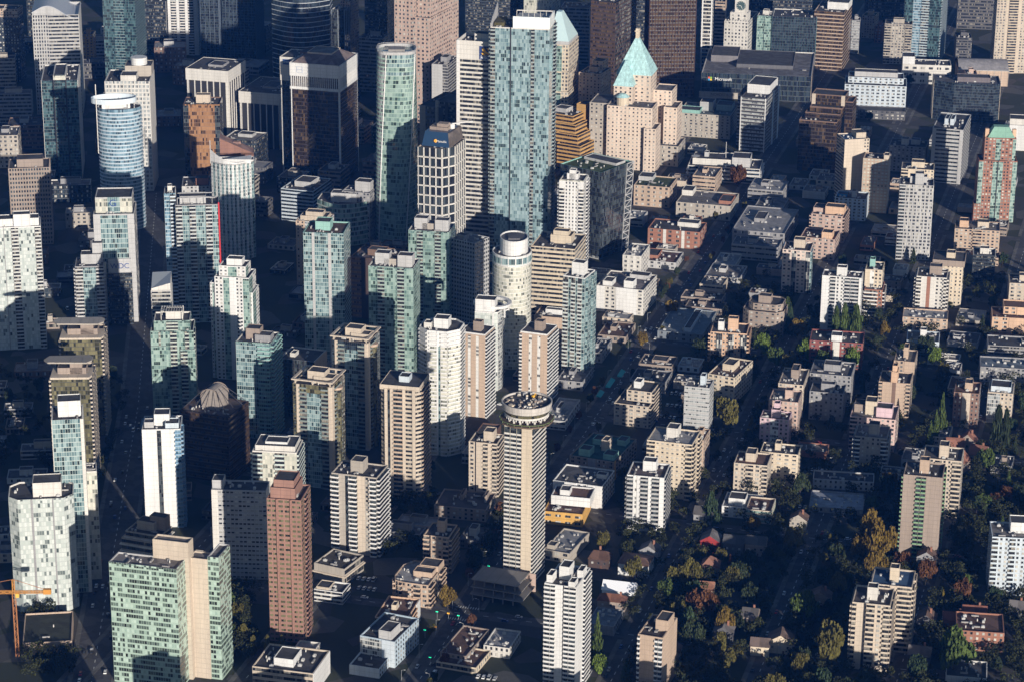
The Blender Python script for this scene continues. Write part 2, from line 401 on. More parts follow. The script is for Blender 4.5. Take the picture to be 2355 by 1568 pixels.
SAZ, SEL, SKYS, SUNE, EXPO, HAZE, HAZEC = 22.5, 11.5, .065, 5.0, .28, .000032, (.04, .24, 1.0, 1)
# ------------------------------------------------------------------ far skyline, left to right
OT, AT = 'office_tower', 'apartment_tower'
b = B(OT, 'dark office tower with a pale rounded crown at the top left edge', 'tower', (-40, 40, 22, 190, 52), 'night', bands=(.05, .06, .08), bstep=2, rot=5, cap='tan', crown=9, pent=(), near=0)
b = B(OT, 'grey tower with a wave shaped metal roof and concave striped front', 'tower', (74, 180, 34, 262, 189), 'lgrey', 'n4 r8', 'c1:offw', bay=2.6, ww=.55, fh=3.7, wh=.6, rot=-7, top='none', pent=(), win='band', pw=.3)
WAVE = b
B('brick_building', 'small orange brick building wedged behind the wave roofed tower', 'building', (188, 213, 80, 160), 'ochre', 'n1', 'n1', bay=4, rot=0, d=20, near=0)
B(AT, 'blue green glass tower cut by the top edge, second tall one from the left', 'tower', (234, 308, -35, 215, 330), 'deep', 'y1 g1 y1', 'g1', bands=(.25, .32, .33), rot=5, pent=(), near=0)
B(AT, 'white striped apartment tower with stacked dark balconies cut by the top edge', 'tower', (382, 452, -70, 128, 462), 'white', 'c1 b2 c1 b2 c1 b2 c1.6', 'n1', rot=2, bd=1.2, pent=())
B(OT, 'slim dark glass slab behind the white striped tower at the top', 'tower', (458, 500, -60, 150, 512), 'night', 'f1', 'f1', bay=5, col2=(.10, .13, .17), rot=4, pent=(), near=0)
B(OT, 'broad navy glass office tower with fine grid, cut by the top edge', 'tower', (508, 585, -55, 150, 604), 'night', 'f1', 'f1', bay=4, col2=(.07, .10, .14), rot=8, pent=(), near=0)
B(OT, 'bowed dark glass tower ringed by thin white floor lines', 'tower', (618, 752, -70, 222, 764), 'night', '', '', shape='bow', bands=(.48, .52, .55), bth=.6, bstep=1, fh=5.2, rot=2, d=45, pent=())
B(OT, 'low dark tower with pale upright fins right of the bowed glass tower', 'tower', (762, 792, 24, 205), 'g_dark', 'f1', 'f1', bay=6, col2=(.30, .34, .38), rot=14, d=30, pent=(), near=0)
B(OT, 'tan gridded office tower with sunlit piers at the top centre left', 'tower', (782, 804, 5, 195, 825), 'pink', 'n3', 'n4', bay=3, ww=.7, wh=.6, rot=22, pent=(), near=0)
B(OT, 'dark blue tower half hidden beside the pink granite tower', 'tower', (838, 890, -15, 205, 908), 'night', 'r1', 'r1', rot=14, pent=(), near=0)
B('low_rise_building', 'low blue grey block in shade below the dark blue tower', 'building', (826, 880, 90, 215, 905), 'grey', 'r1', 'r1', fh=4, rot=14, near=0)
B(OT, 'pink granite tower with square windows and stepped corners', 'tower', (917, 990, -75, 300, 1058), 'pink', 'n1', 'n1', bay=4.2, ww=.48, wh=.5, fh=4.0, rot=22, dmax=70, pent=(), ex=((-.06, .55, -.1, .9, 0, .84), (.5, 1.05, -.1, .7, 0, .70)))
B(OT, 'grey blank walled block between pink granite tower and white bank tower', 'building', (993, 1030, 150, 320), 'grey', 'c2:lgrey r1', 'r1', rot=15, d=40, near=0)
B(OT, 'wide dark glass slab outlined in pale blue at the top centre', 'tower', (1070, 1205, -5, 130), 'night', 'r1', 'r1', rot=6, d=30, cap='bluew', near=0)
B(AT, 'pale green glass tower peeking above the tallest glass tower', 'tower', (1206, 1262, -70, 150, 1290), 'g_cream', 'y1 g2', 'g1', rot=14, pent=(), near=0)
b = B(OT, 'white bank tower with ribbon windows and a blue and gold logo', 'tower', (1050, 1160, 100, 582), 'offw', 'c.6:white r8 c.4:white', 'r1', fh=3.9, rh=.55, rot=15, d=32, lob=0, head=0, skip=4, par=3)
RBC = b
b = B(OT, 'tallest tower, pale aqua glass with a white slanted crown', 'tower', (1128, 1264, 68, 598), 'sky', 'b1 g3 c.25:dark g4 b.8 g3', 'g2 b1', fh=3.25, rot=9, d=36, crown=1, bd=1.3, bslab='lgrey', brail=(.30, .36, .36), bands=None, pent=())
SHANG = b
b = B(OT, 'cream stepped tower with a pale glass pyramid roof', 'tower', (1258, 1308, 105, 330, 1331), 'cream', 'n1 y1.3 n1', 'n1', glass='green', bay=4, ww=.6, wh=.55, fh=3.8, rot=15, pent=(), ex=((0, 1.05, -.12, .8, 0, .74), (0, 1.12, -.25, .8, 0, .55)))
CATH = b
B(OT, 'tan flat topped block between the pyramid tower and the chateau hotel', 'building', (1331, 1381, 172, 330, 1406), 'tan', 'n1', 'n1', bay=4, ww=.4, rot=22, near=0, ex=((.3, .8, .6, 1.1, 0, 1.12),))
B(OT, 'brown tower with amber glass bands behind the green hotel roof', 'tower', (1359, 1416, 8, 225, 1480), 'dbrown', 'r1:ochre', 'r1', fh=4.2, rh=.62, rot=24, cap='dbrown', pent=((.3, .7, .4, .8, 5, 'tan'),), near=0)
B(OT, 'massive dark brown bank tower cut by the top edge', 'tower', (1497, 1604, -75, 225, 1613), 'g_ochre', 'f1', 'f1', bay=3, pw=.6, fh=4, col2=(.06, .032, .028), rot=-4, d=40, pent=(), bands=(.05, .026, .024), near=0)
B(OT, 'slim white ladder framed tower beside the dark brown bank tower', 'tower', (1617, 1641, -60, 165), 'g_dark', 'c.18 r1 c.18', '', bands='offw', bth=1.3, bout=.3, fh=4.2, rot=8, d=20, pent=(), col2='white')
b = B('clock_tower_building', 'white terracotta block crowned by a clock tower', 'building', (1666, 1721, 52, 165, 1744), 'offw', 'n1', 'n1', bay=3.6, ww=.5, wh=.5, fh=3.9, rot=16, pent=())
CLOCK = b
B(OT, 'low tower of rippled green mirror glass beside the clock tower', 'building', (1742, 1776, 38, 160), 'green', 'y1 g1 y1 g1', '', rot=12, d=25, near=0)
B('department_store', 'large dark teal glass block behind the grey roofed store', 'building', (1777, 1878, 42, 165), 'night', 'f1', 'f1', bay=3, pw=.25, col2=(.08, .15, .17), rot=8, d=40, near=0, pent=())
B(OT, 'tan framed office tower with dark ribbon windows and white penthouse', 'tower', (1873, 1942, 30, 165, 1962), 'tan', 'r1 r1 r1', 'r1', fh=4.0, rh=.7, rot=15, head=1.6, win='ochre', pent=((.35, 1.05, .3, .8, 7, 'white'),))
B(OT, 'small grey green tower with a mast right of the tan framed tower', 'building', (1959, 1978, 48, 125), 'grey', 'r1', '', rot=10, d=18, near=0, win='grey')
B(AT, 'tan block with a planted roof near the top right', 'building', (1983, 2012, 38, 90, 2022), 'tan', 'n1', 'n1', bay=3, rot=20, near=0, roof=(.04, .06, .02))
B('brick_building', 'small red brick building with a red hanging banner, top right', 'building', (2012, 2028, 62, 100), 'brick', 'n1', '', rot=20, d=20, near=0)
B(AT, 'grey gridded apartment block left of the tall blue glass tower', 'building', (2035, 2098, 58, 150), 'conc', 'b1 n1 n1 b1', 'n1', bay=3.2, ww=.6, rot=10, d=24, near=0)
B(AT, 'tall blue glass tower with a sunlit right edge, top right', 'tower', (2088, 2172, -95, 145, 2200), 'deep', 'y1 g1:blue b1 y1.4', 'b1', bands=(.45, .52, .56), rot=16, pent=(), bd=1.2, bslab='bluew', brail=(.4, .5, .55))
B(AT, 'cream apartment tower with bay columns cut by the top right corner', 'tower', (2300, 2400, -80, 170), 'beige', 'n1 c.3 b1 c.3 n1 b1', 'n1', bay=3, ww=.6, rot=2, d=24, pent=(), lob=0)
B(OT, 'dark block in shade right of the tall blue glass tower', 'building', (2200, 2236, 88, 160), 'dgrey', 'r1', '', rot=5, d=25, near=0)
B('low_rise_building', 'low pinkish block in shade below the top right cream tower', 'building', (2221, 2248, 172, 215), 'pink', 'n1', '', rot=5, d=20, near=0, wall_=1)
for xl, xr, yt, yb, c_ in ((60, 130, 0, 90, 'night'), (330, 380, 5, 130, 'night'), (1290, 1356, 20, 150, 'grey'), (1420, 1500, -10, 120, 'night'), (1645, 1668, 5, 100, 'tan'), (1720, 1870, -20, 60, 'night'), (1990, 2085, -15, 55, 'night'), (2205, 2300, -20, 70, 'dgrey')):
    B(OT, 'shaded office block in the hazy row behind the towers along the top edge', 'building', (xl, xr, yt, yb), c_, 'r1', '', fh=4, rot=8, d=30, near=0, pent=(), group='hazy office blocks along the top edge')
# ------------------------------------------------------------------ second row left
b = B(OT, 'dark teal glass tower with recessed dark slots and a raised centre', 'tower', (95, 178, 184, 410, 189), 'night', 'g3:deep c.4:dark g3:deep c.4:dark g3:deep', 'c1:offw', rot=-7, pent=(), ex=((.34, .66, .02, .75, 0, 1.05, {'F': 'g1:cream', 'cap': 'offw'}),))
b = B(OT, 'office tower of white upright piers with a round white roof drum', 'tower', (241, 343, 188, 440, 354), 'offw', 'n1', 'c1:offw', bay=3.3, ww=.68, wh=.78, fh=3.9, win='grey', rot=-2, pent=((.35, .7, .05, .45, 5, 'offw'), (.4, 1.0, .5, 1.0, 9, 'conc')))
DRUMB = b
B(OT, 'copper orange glass office block with dark corner strips', 'building', (421, 505, 241, 420, 511), 'g_copper', 'g1:dark g5 g1:dark', 'g1:dark', fh=3.6, rot=-1, d=28, cap='brown', pent=((.33, .72, .3, .6, 7, 'beige'),))
for lab, p in (('dark office tower with white frame and fins, farthest left of the fluted trio', (429, 523, 165, 343, 562)), ('shorter dark office tower with white fins between its two framed neighbours', (551, 645, 218, 345, 700))):
    b = B(OT, lab, 'tower', p, 'dark', 'c.25:offw f6 c.25:offw', 'c.25:offw f5 c.25:offw', bay=6.2, pw=1.0, pout=.8, col2='offw', fh=3.9, cap='offw', pent=((.4, .75, .3, .7, 2, 'grey'),))
    roof_box(b, -b.w / 2 - .9, b.w / 2 + .9, -b.d / 2 - .9, b.d / 2 + .9, b.h - 11, 11.4, 'offw', 'cornice')
b = B(OT, 'dark tower with white crown standing directly behind its bronze twin', 'tower', (645, 760, 140, 410, 785), 'g_dark', 'c.2:offw f6 c.2:offw', 'f1', bay=6, pw=.5, col2='dk2', fh=3.8, cap='offw', pent=((.3, .8, .4, .9, 3, 'brown'),))
roof_box(b, -b.w / 2 - .6, b.w / 2 + .6, -b.d / 2 - .6, b.d / 2 + .6, b.h - 22, 22.4, 'offw', 'cornice')
b = B(OT, 'bronze glass tower with a broad white crown and white corner piers', 'tower', (668, 780, 153, 428, 821), 'g_brown', 'c.12:white g6:brown c.16:white', 'c.12:white g6:brown c.1:white', fh=3.7, cap='white', pent=())
BRONZE = b
b = B(AT, 'twisting oval tower of pale green glass with a white seam', 'tower', (864, 960, 128, 562), 'green2', '', '', shape='ell', rot='v', d=34, fh=3.6, mk=0, pent=())
TRUMP = b
b = B(OT, 'dark tower with a cream grid frame, blue glass hat and chamfered corner', 'tower', (961, 1036, 345, 628, 1070), 'g_dark', 'f1', 'f1', bay=5.4, pw=1.05, pout=.5, col2='offw', fh=8.2, bands='offw', bth=1.1, bout=.5, rot=18, shape=((0, 0), (.74, 0), (1, .3), (1, 1), (0, 1)), D='', cap='beige', pent=())
MANU = b
B(OT, 'dark stepped grey block behind the gridded tower with blue hat', 'building', (965, 1046, 252, 502, 1104), 'dgrey', 'c1:conc r2 c1:dk2 r2', 'f1', bay=2.5, pw=.4, col2='dk2', fh=3.8, rot=24, near=0, ex=((.45, 1.0, .0, .8, 0, 1.06),))
B(OT, 'pale ribbed low office block in shade left of the round fronted block', 'building', (646, 720, 441, 515, 762), 'bluew', 'r1', 'r1', fh=3.4, rot=18, win='night', pent=((.25, .75, .3, .75, 4, 'lgrey'),))
b = B(OT, 'round fronted green glass office block with a white penthouse', 'building', (722, 840, 474, 570), 'green', '', '', shape='bow', bands='lgrey', fh=4.2, rot=8, d=36, pent=((.28, .78, .3, .62, 7, 'lgrey'),))
B(OT, 'shaded block with a pale round roof drum beside the oval glass tower', 'building', (786, 850, 445, 560, 866), 'grey', 'n1', 'n1', near=0, pent=((.4, .95, .3, .9, 8, 'lgrey'),))
B(AT, 'dark brown tower with an even grid of small windows, far left', 'tower', (20, 113, 385, 562, 125), 'taupe', 'n1', 'f1', bay=2.2, ww=.6, wh=.55, fh=3.8, col2='taupe', pw=.6, rot=-9, win='dark', dmin=24, d=30, pent=((.2, .85, .2, .75, 6, 'taupe'),))
b = B('hotel_tower', 'blue white oval tower with wavy balconies and a white ring crown', 'tower', (224, 325, 252, 530), 'blue', '', '', shape='ell', bands=(.55, .62, .68), bout=.7, bth=.55, fh=3.2, rot='v', d=28, cap='white', pent=((.1, .75, .3, .7, 5, 'white'),))
OVAL = b
b = B(AT, 'white curved apartment tower with a pointed sail roof and mast', 'tower', (484, 582, 378, 600), 'white', 'n4 g3 g2:teal', 'g1', shape='bow', D='', bay=6, ww=.25, fh=2.9, rot=-4, d=24, pent=(), cap='white', glass='teal')
MARK = b
B('brick_tower', 'brown brick slab with a wedge roof behind the white curved tower', 'tower', (506, 583, 352, 560), (.24, .13, .10), '', '', rot=-5, d=16, pent=(), ex=())
WEDGE = FOOT[-1]
B('brick_building', 'white walled low block with a brick stair hood below the copper block', 'building', (418, 482, 428, 560), 'lgrey', 'n1', '', rot=-5, d=30, near=0, pent=((.5, .95, .2, .6, 5, 'brick'),))
# twin residential with the red strip
b = B(AT, 'grey glass apartment tower with a red strip down its right edge', 'tower', (403, 503, 470, 740, 514), 'grey', 'b1 g1 b1 g1.4 b1 g1', 'g1', rot=-6, d=22, bd=1.2, bslab='lgrey', brail=(.5, .53, .53), pent=((.1, .7, .3, .8, 5, 'lgrey'),))
RED = b
B(AT, 'narrow pale blue wing joined left of the red striped grey tower', 'tower', (377, 403, 445, 735), 'blue', 'g1 b1', '', rot=-6, d=20, bslab='bluew', brail='bluew')
b = B(OT, 'stepped stone and glass block with a round letter sign', 'building', (214, 308, 492, 740, 316), 'lgrey', 'c1:lgrey g4:teal c1:lgrey', 'n1', fh=4, rot=-5, d=34, ex=((.05, .95, .2, 1.0, 0, 1.13, {'F': 'g1:cream c1:teal g1:cream'}),), pent=())
GSIGN = b
b = B(OT, 'dark low tower with a white sign box lettered in blue', 'building', (249, 303, 628, 745, 312), 'night', 'r1', 'r1', rot=-6, d=24, cap='offw', pent=((.0, .98, .1, .5, 11, 'lgrey'),))
WDC = b
b = B(AT, 'broad pale glass apartment tower on the left edge with white roof boxes', 'tower', (-70, 93, 520, 800), 'white', 'g2 b1.2 g3 c.12:grey g1.3 b1.4 g3 b1.2', '', fh=2.85, glass='white', rot=-10, d=24, bd=1.1, bslab='lgrey', brail=(.55, .56, .54), pent=((.35, .98, .2, .7, 5, 'white'), (.62, .86, .1, .5, 9, 'white')))
b = B(AT, 'slim grey tower with angular white terraces, left of the wide street', 'tower', (172, 238, 612, 760, 252), 'grey', 'b1 y1.6 b1', 'b1', rot=-6, bands='offw', bd=1.2, bslab='offw', brail=(.5, .5, .5), d=24, pent=((.2, .9, .35, .8, 7, 'lgrey'), (.6, .95, .5, .9, 15, 'lgrey')))
for lab, p in (('rear tower of the dark golden glass pair with rounded flat canopies', (139, 232, 778, 1000, 252)), ('front tower of the dark golden glass pair with rounded flat canopies', (117, 205, 868, 1110, 240))):
    b = B(AT, lab, 'tower', p, 'gold', 'g5', 'b1 b1', rot=-3, d=30, bd=1.5, bslab='offw', brail='beige', bands=(.06, .055, .04), bth=.2, bout=.1, cap='beige', pent=((.15, .9, .2, .6, 5, 'taupe'), (.48, .8, .2, .5, 9, 'taupe')), dmax=26)
    ov = [(-b.w * .72, -b.d * .12), (-b.w * .6, -b.d * .3), (b.w * .42, -b.d * .34), (b.w * .55, -b.d * .2), (b.w * .55, b.d * .05), (b.w * .45, b.d * .14), (-b.w * .6, b.d * .12)]
    mb = MB(); mb.prism(ov, b.h + 8, b.h + 9, bottom=True); mb.build('canopy', 'conc', b.root)
    mb = MB(); mb.prism([(-b.w * .52, -b.d * .54), (b.w * .5, -b.d * .54), (b.w * .56, -b.d * .4), (b.w * .54, b.d * .1), (-b.w * .52, b.d * .1)], b.h - .6, b.h + .8, bottom=True); mb.build('roof_slab', 'beige', b.root)
b = B(AT, 'slim glass tower with a blank white right side at the lower left', 'tower', (119, 190, 962, 1360, 203), 'teal', 'g5 c.5', 'c1', rot=-9, d=24, fh=3, pent=((.2, .95, .3, .8, 9, 'white'),), glass='teal')
B(AT, 'small white annex tower beside the slim glass tower', 'building', (197, 222, 1082, 1330), 'offw', 'g1:cream', '', rot=-9, d=14, near=0, pent=())
b = B(AT, 'white concrete tower with blue glass balconies on its right flank', 'tower', (326, 415, 985, 1210, 430), 'white', 'c2.4 g.7:dark c2.2 b1', 'b1 g1:blue', rot=-4, d=24, bslab='bluew', brail=(.2, .35, .5), bglass='blue', pent=((.3, .7, .35, .8, 7, 'white'), (.05, .3, .2, .5, 3, 'lgrey'), (.6, .95, .1, .5, 3, 'bluew')))
b = B(OT, 'dark brown office cube topped by a concrete arched vault with cables', 'building', (413, 524, 958, 1112, 572), (.035, .022, .02), 'r1:ochre', 'r1:ochre', fh=4.2, rh=.55, rot=20, pent=(), cap='brown', roof=(.10, .08, .075))
DOME = b
b = B(AT, 'pale panel tower with eight sided top near the lower left corner', 'tower', (18, 168, 1143, 1402), 'g_white', 'g1 c.16:grey g1.5 c.1:grey g.8', 'g1', D='g1', shape='cut.2', fh=3, rot=-8, d=28, cap='offw', pent=((.38, .82, .2, .7, 8, 'offw'),))
b = B('podium', 'low grey podium with a planted deck below the pale panel tower', 'building', (52, 165, 1472, 1500), 'tan', '', '', rot=-8, d=40, pent=(), roof=(.03, .035, .025), units=2)
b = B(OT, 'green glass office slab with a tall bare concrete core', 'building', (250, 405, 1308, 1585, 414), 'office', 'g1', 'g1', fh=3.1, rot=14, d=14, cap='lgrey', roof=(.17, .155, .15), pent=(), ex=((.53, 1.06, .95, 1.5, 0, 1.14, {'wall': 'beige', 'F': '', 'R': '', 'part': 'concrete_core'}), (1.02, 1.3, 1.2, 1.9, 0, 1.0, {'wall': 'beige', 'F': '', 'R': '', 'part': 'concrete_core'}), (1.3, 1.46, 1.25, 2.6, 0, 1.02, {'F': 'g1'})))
B(OT, 'stepped dark office block with white floor lines behind the green slab', 'building', (288, 368, 1232, 1345, 396), 'conc', 'r1:dark', 'r1:dark', bands='offw', bth=.7, bout=1.0, fh=4.0, rot=20, pent=((.2, .7, .4, .9, 5, 'conc'), (.5, .95, .6, 1.0, 8, 'taupe')), ex=((-.05, .8, -.2, .5, 0, .9, {}),))
b = B(AT, 'long grey apartment slab in shade left of the red granite tower', 'building', (486, 612, 1128, 1332), 'lgrey', 'c1:offw n8', '', bay=2.5, ww=.75, wh=.38, rot=3, d=16, pent=((.0, .2, .2, .8, 5, 'lgrey'),))
b = B(AT, 'white terraced apartment tower with glass balconies behind the granite tower', 'tower', (580, 682, 1040, 1280, 700), 'offw', 'b1 g1.2:cream b1 g1.2:cream', 'b1', rot=6, d=22, bd=1.2, brail=(.5, .58, .55), bslab='white', pent=((.25, .75, .3, .75, 4, 'white'), (.05, .95, .1, .95, 3, 'offw')))
b = B(AT, 'tall red granite tower with stepped top and bay windows', 'tower', (613, 692, 1150, 1478, 718), 'redg', 'n1 c.15:redg n1.3 c.15:redg n1', 'n1 b1 n1', bay=3, ww=.72, wh=.46, win='gold', rot=9, d=24, brail='redg', bslab='redg', bd=.9, pent=((.08, .8, .1, .9, 6, 'redg'), (.15, .75, .2, .8, 10, 'redg')), cout=.9)
b = B(AT, 'concrete apartment tower with balconies wrapping both corners', 'tower', (762, 866, 1098, 1280, 890), 'conc', 'B1 c.9:conc g.5:dark b1.2 c1:beige n.7 b1', 'b1', bd=1.8, brail='white', rot=16, d=22, bglass='dark', pent=((.35, .62, .3, .75, 7, 'conc'),))
B('parking_podium', 'grey slab roofed podium right of the red granite tower', 'building', (722, 792, 1308, 1345, 836), 'conc', '', 'r1', bands='beige', bth=1, bout=.8, fh=4.5, rot=26, roof=(.06, .055, .05), pent=(), dmax=40)
B('low_rise_building', 'white low office with a raised box below the grey podium', 'building', (722, 788, 1362, 1390, 806), 'white', 'r1', 'r1', rot=16, pent=((.05, .5, .1, .8, 3, 'beige', .8),))
b = B('apartment_building', 'tan block with a grey curved metal roof by the crossing', 'building', (898, 985, 1345, 1398, 1022), 'tan', 'n1 b1 n1', 'b1 n1 b1', bay=3, rot=16, roof='lroof', shape=((0, .25), (.1, .05), (.4, 0), (1, 0), (1, 1), (.2, 1), (.0, .75)), D='n1', pent=((.45, .95, .35, .6, 3, 'tan'), (.5, 1, .62, .98, 3.5, 'tan')))
B('apartment_building', 'small tan apartment block with black balconies in mid shade', 'building', (974, 1032, 1235, 1318, 1052), 'tan', 'b1 c.2:dark n2 b1', 'b1', rot=14, pent=((.4, .7, .4, .7, 7),))
B('apartment_building', 'long low brown apartment block with a flat gravel roof', 'building', (998, 1118, 1172, 1200, 1140), 'taupe', 'n1', 'n1', rot=12, bay=4, ww=.4, roof='tar', pent=((.4, .46, .5, .9, 3), (.85, .9, .6, .9, 3)))
B(AT, 'tan apartment tower left of the round topped tower', 'tower', (1078, 1143, 1020, 1142, 1160), 'beige', 'n1 c.15:dark c1 b.8 c.6 b.8', 'b1', rot=14, d=18, bd=1.1, pent=((.45, .8, .3, .8, 6),))
B('low_rise_building', 'small dark brown walled yard building behind the tan tower', 'building', (1085, 1128, 1010, 1030), 'rroof', '', '', rot=14, d=30, near=0, units=1)
B(OT, 'ochre block with bright orange ribbon floors between two green towers', 'building', (806, 905, 600, 740), 'brown', 'r1:copper c3:dbrown', 'r1', fh=3.6, rot=16, d=30, near=0, roof=(.10, .08, .08))
B(OT, 'black glass box with a flat dark roof right of the teal balcony tower', 'building', (642, 722, 832, 965), 'g_dark', 'f1', 'c1:tan', bay=4, pw=.4, col2='dk2', rot=16, d=26, near=0, units=2, pent=((.2, .35, .3, .6, 2),))
# ------------------------------------------------------------------ middle cluster
B(AT, 'cream topped tower with curved white terraces and a tan brick side', 'tower', (680, 752, 512, 660, 766), 'tan', 'n1 c.3:tan n1', 'n1', bay=4, ww=.35, rot=10, d=24, ex=((-.02, 1.02, -.06, .9, .62, 1.0, {'wall': 'white', 'shape': 'bow', 'F': 'r1:grey', 'D': 'r1:grey'}),), pent=((.25, .8, .3, .7, 6, 'beige'), (.1, .95, .2, .8, 3, 'beige')))
b = B(AT, 'dark teal glass tower with pale pilasters and a russet roof garden', 'tower', (697, 790, 538, 835, 806), 'teal', 'g1 c.3:lgrey g1.6 c.35:lgrey g1.5', 'g1', glass='teal', rot=6, d=30, cap='copper', pent=((.25, .62, .3, .7, 6, 'copper'),), roof=(.10, .06, .05))
b = B(AT, 'rear tower of the pale green glass pair with twin roof boxes', 'tower', (939, 1033, 535, 745, 1048), 'green2', 'g1 b.8 g1.4 b.8 g1', 'g1', fh=2.9, rot=10, d=24, bd=1.0, bslab='grey', brail=(.33, .42, .38), pent=((.1, .42, .3, .7, 8, 'lgrey'), (.62, .95, .2, .6, 8, 'lgrey'), (.3, .7, .3, .7, 4, 'conc')))
b = B(AT, 'front tower of the pale green glass pair with twin roof boxes', 'tower', (847, 950, 618, 875, 966), 'green2', 'g1 b.8 g1.4 b.8 g1', 'g1', fh=2.9, rot=10, d=24, bd=1.0, bslab='grey', brail=(.33, .42, .38), pent=((.1, .42, .3, .7, 8, 'lgrey'), (.62, .95, .2, .6, 8, 'lgrey'), (.3, .7, .3, .7, 4, 'conc')))
B(OT, 'grey concrete office tower with an even grid of dark square windows', 'tower', (1038, 1092, 560, 748, 1125), 'lgrey', 'n1', 'n1', bay=2.4, ww=.58, wh=.52, fh=3.4, rot=34, win='dark', head=1, roof='gravel', pent=((.1, .45, .2, .5, 3, 'grey'),), near=0)
b = B('hotel_tower', 'round white tower with a tall oval white crown', 'tower', (1132, 1223, 592, 850), 'g_cream', '', '', shape='ell', rot='v', d=34, fh=2.9, cap='white', crown=0, pent=(), bands=(.70, .70, .66), bth=.5, bout=.15)
ROUND = b
B(OT, 'cream office block with ribbon windows and a boxy penthouse', 'building', (1221, 1322, 574, 735, 1348), 'cream', 'r1 r1 r1', 'r1', fh=3.6, rh=.5, rot=14, head=1, pent=((.35, .82, .35, .7, 6, 'cream'), (.4, .75, .4, .6, 9, 'cream')))
B('parking_podium', 'dark decked podium with a white stair box below the cream office block', 'building', (1228, 1328, 735, 760), 'tan', '', '', rot=14, d=32, roof='tar', pent=((.2, .6, .3, .5, 3, 'white'),), near=0)
b = B(AT, 'slim white tower with saw tooth balconies in front of the tapered glass tower', 'tower', (1286, 1343, 420, 628, 1363), 'white', 'b1 n2.4 b1', 'n1 b1', bay=2.6, ww=.42, wh=.5, rot=12, d=22, bd=1.2, head=2, ex=((.02, .98, .02, .98, .90, 1.012, {'wall': 'g_cream', 'F': '', 'R': '', 'part': 'glass_crown'}),), pent=((.25, .7, .3, .7, 5, 'white'), (.35, .6, .3, .6, 8, 'white')))
b = B(OT, 'flaring dark green glass office tower with a planted roof', 'tower', (1299, 1382, 395, 598, 1452), 'g_dark', 'g1:grey', '', rot=38, d=40, taper=1.14, fh=3.8, cap='copper', roof=(.05, .07, .02), pent=((.05, .95, .62, .95, 1.2, 'lgrey'),))
FLARE = b
b = B(AT, 'slim tower of teal glass strips and white floors with a white roof box', 'tower', (1295, 1345, 640, 872, 1374), 'white', 'b1 g.5:teal b.8 g.4:teal b.8 g.5:teal', 'g.5:teal y1 g.5:teal y1', rot=22, d=22, bd=1.2, glass='teal', brail=(.55, .6, .58), pent=((.25, .8, .3, .7, 9, 'white'),), skip=1)
TEALW = b
B('low_rise_building', 'white walled corner building with arched window bay by the avenue', 'building', (1372, 1480, 668, 727, 1511), 'offw', 'c.6:white n.9 c1.6:white n.5', 'n1', bay=4, ww=.5, wh=.5, rot=18, roof=(.16, .14, .14), pent=((.1, .3, .1, .4, 3, 'white'), (.55, .75, .1, .35, 5, 'white'), (.5, .9, .7, .95, 2.5, 'lgrey')), units=8)
for lab, p in (('left of the two tan slab towers with checkered white window strips', (1056, 1116, 773, 962, 1139)), ('right of the two tan slab towers with checkered white window strips', (1195, 1259, 773, 928, 1283))):
    B(AT, lab, 'tower', p, 'tan', 'b.35 c1:tan g.45:strip c.8:tan g.45:strip c1:tan', 'b1 b1', fh=2.7, rot=20, bd=.9, bslab='white', brail='white', bglass='dark', cap='white', cout=.12, pent=((.42, .72, .3, .6, 8, 'taupe'), (.02, .98, .02, .98, 1.2, 'white')))
b = B(AT, 'white fronted tower with a flat ring roof held on brackets', 'tower', (1092, 1150, 720, 900, 1177), 'white', 'g1:white c.1', 'g1:grey', rot=10, d=24, shape=((0, 0), (.76, 0), (.9, .06), (1.0, .3), (1, .8), (.8, 1), (0, 1)), D='g1:grey', fh=2.9, pent=((.0, .78, .06, .5, 9, 'white'),))
RINGT = b
b = B(AT, 'bright white apartment tower with curved bays and eight sided roof', 'tower', (958, 1052, 765, 1050), 'white', 'c.5 B1.2 c.3 g.4:teal b1.2', 'b1', D='b1', shape='cut.26', fh=2.8, rot=12, d=28, bd=1.0, bglass='cream', brail='white', head=4, pent=((.35, .7, .3, .65, 6, 'white'), (.12, .3, .25, .5, 3, 'offw')))
for lab, p in (('rear tower of the dark glass pair with cream cornice roof frames', (762, 845, 790, 1035, 865)), ('front tower of the dark glass pair with cream cornice roof frames', (673, 762, 890, 1125, 783))):
    b = B(AT, lab, 'tower', p, 'gold' if p[0] == 673 else 'night', 'n.4:dark c.35:beige b.8 g1.6 b.8 c.35:beige', 'c.3:beige b1 n.6', rot=16, d=26, bd=1.2, glass='teal', cout=.5, brail=(.2, .25, .24), bslab='conc', cap='beige', fh=2.9, head=2, pent=((.28, .72, .3, .7, 7, 'beige'), (.45, .95, .25, .6, 4, 'beige')))
    mb = MB(); P = [(-b.w * .53, -b.d * .53), (b.w * .53, -b.d * .53), (b.w * .53, b.d * .53), (-b.w * .53, b.d * .53)]
    mb.ring(P, inset(P, 1.6), b.h + 2.6, b.h + 3.4); 
    for x in (-.45, 0, .45):
        for y in (-.45, .45): mb.box(b.w * x - .4, b.w * x + .4, b.d * y - .4, b.d * y + .4, b.h - .5, b.h + 2.6)
    mb.build('roof_frame', 'beige', b.root)
    cy = MB(); cy.prism([(b.w * .5 + 3.2 * cos(t * pi / 8), -b.d * .1 + 3.2 * sin(t * pi / 8)) for t in range(16)], 0, b.h * .94, 0, cell=1.4, fh=2.9); cy.build('round_bay', 'gold', b.root)
    cy = MB(); cy.prism([(b.w * .5 + 4 * cos(t * pi / 8), -b.d * .1 + 4 * sin(t * pi / 8)) for t in range(16)], b.h * .94, b.h * .96, bottom=True); cy.build('round_bay_roof', 'tan', b.root)
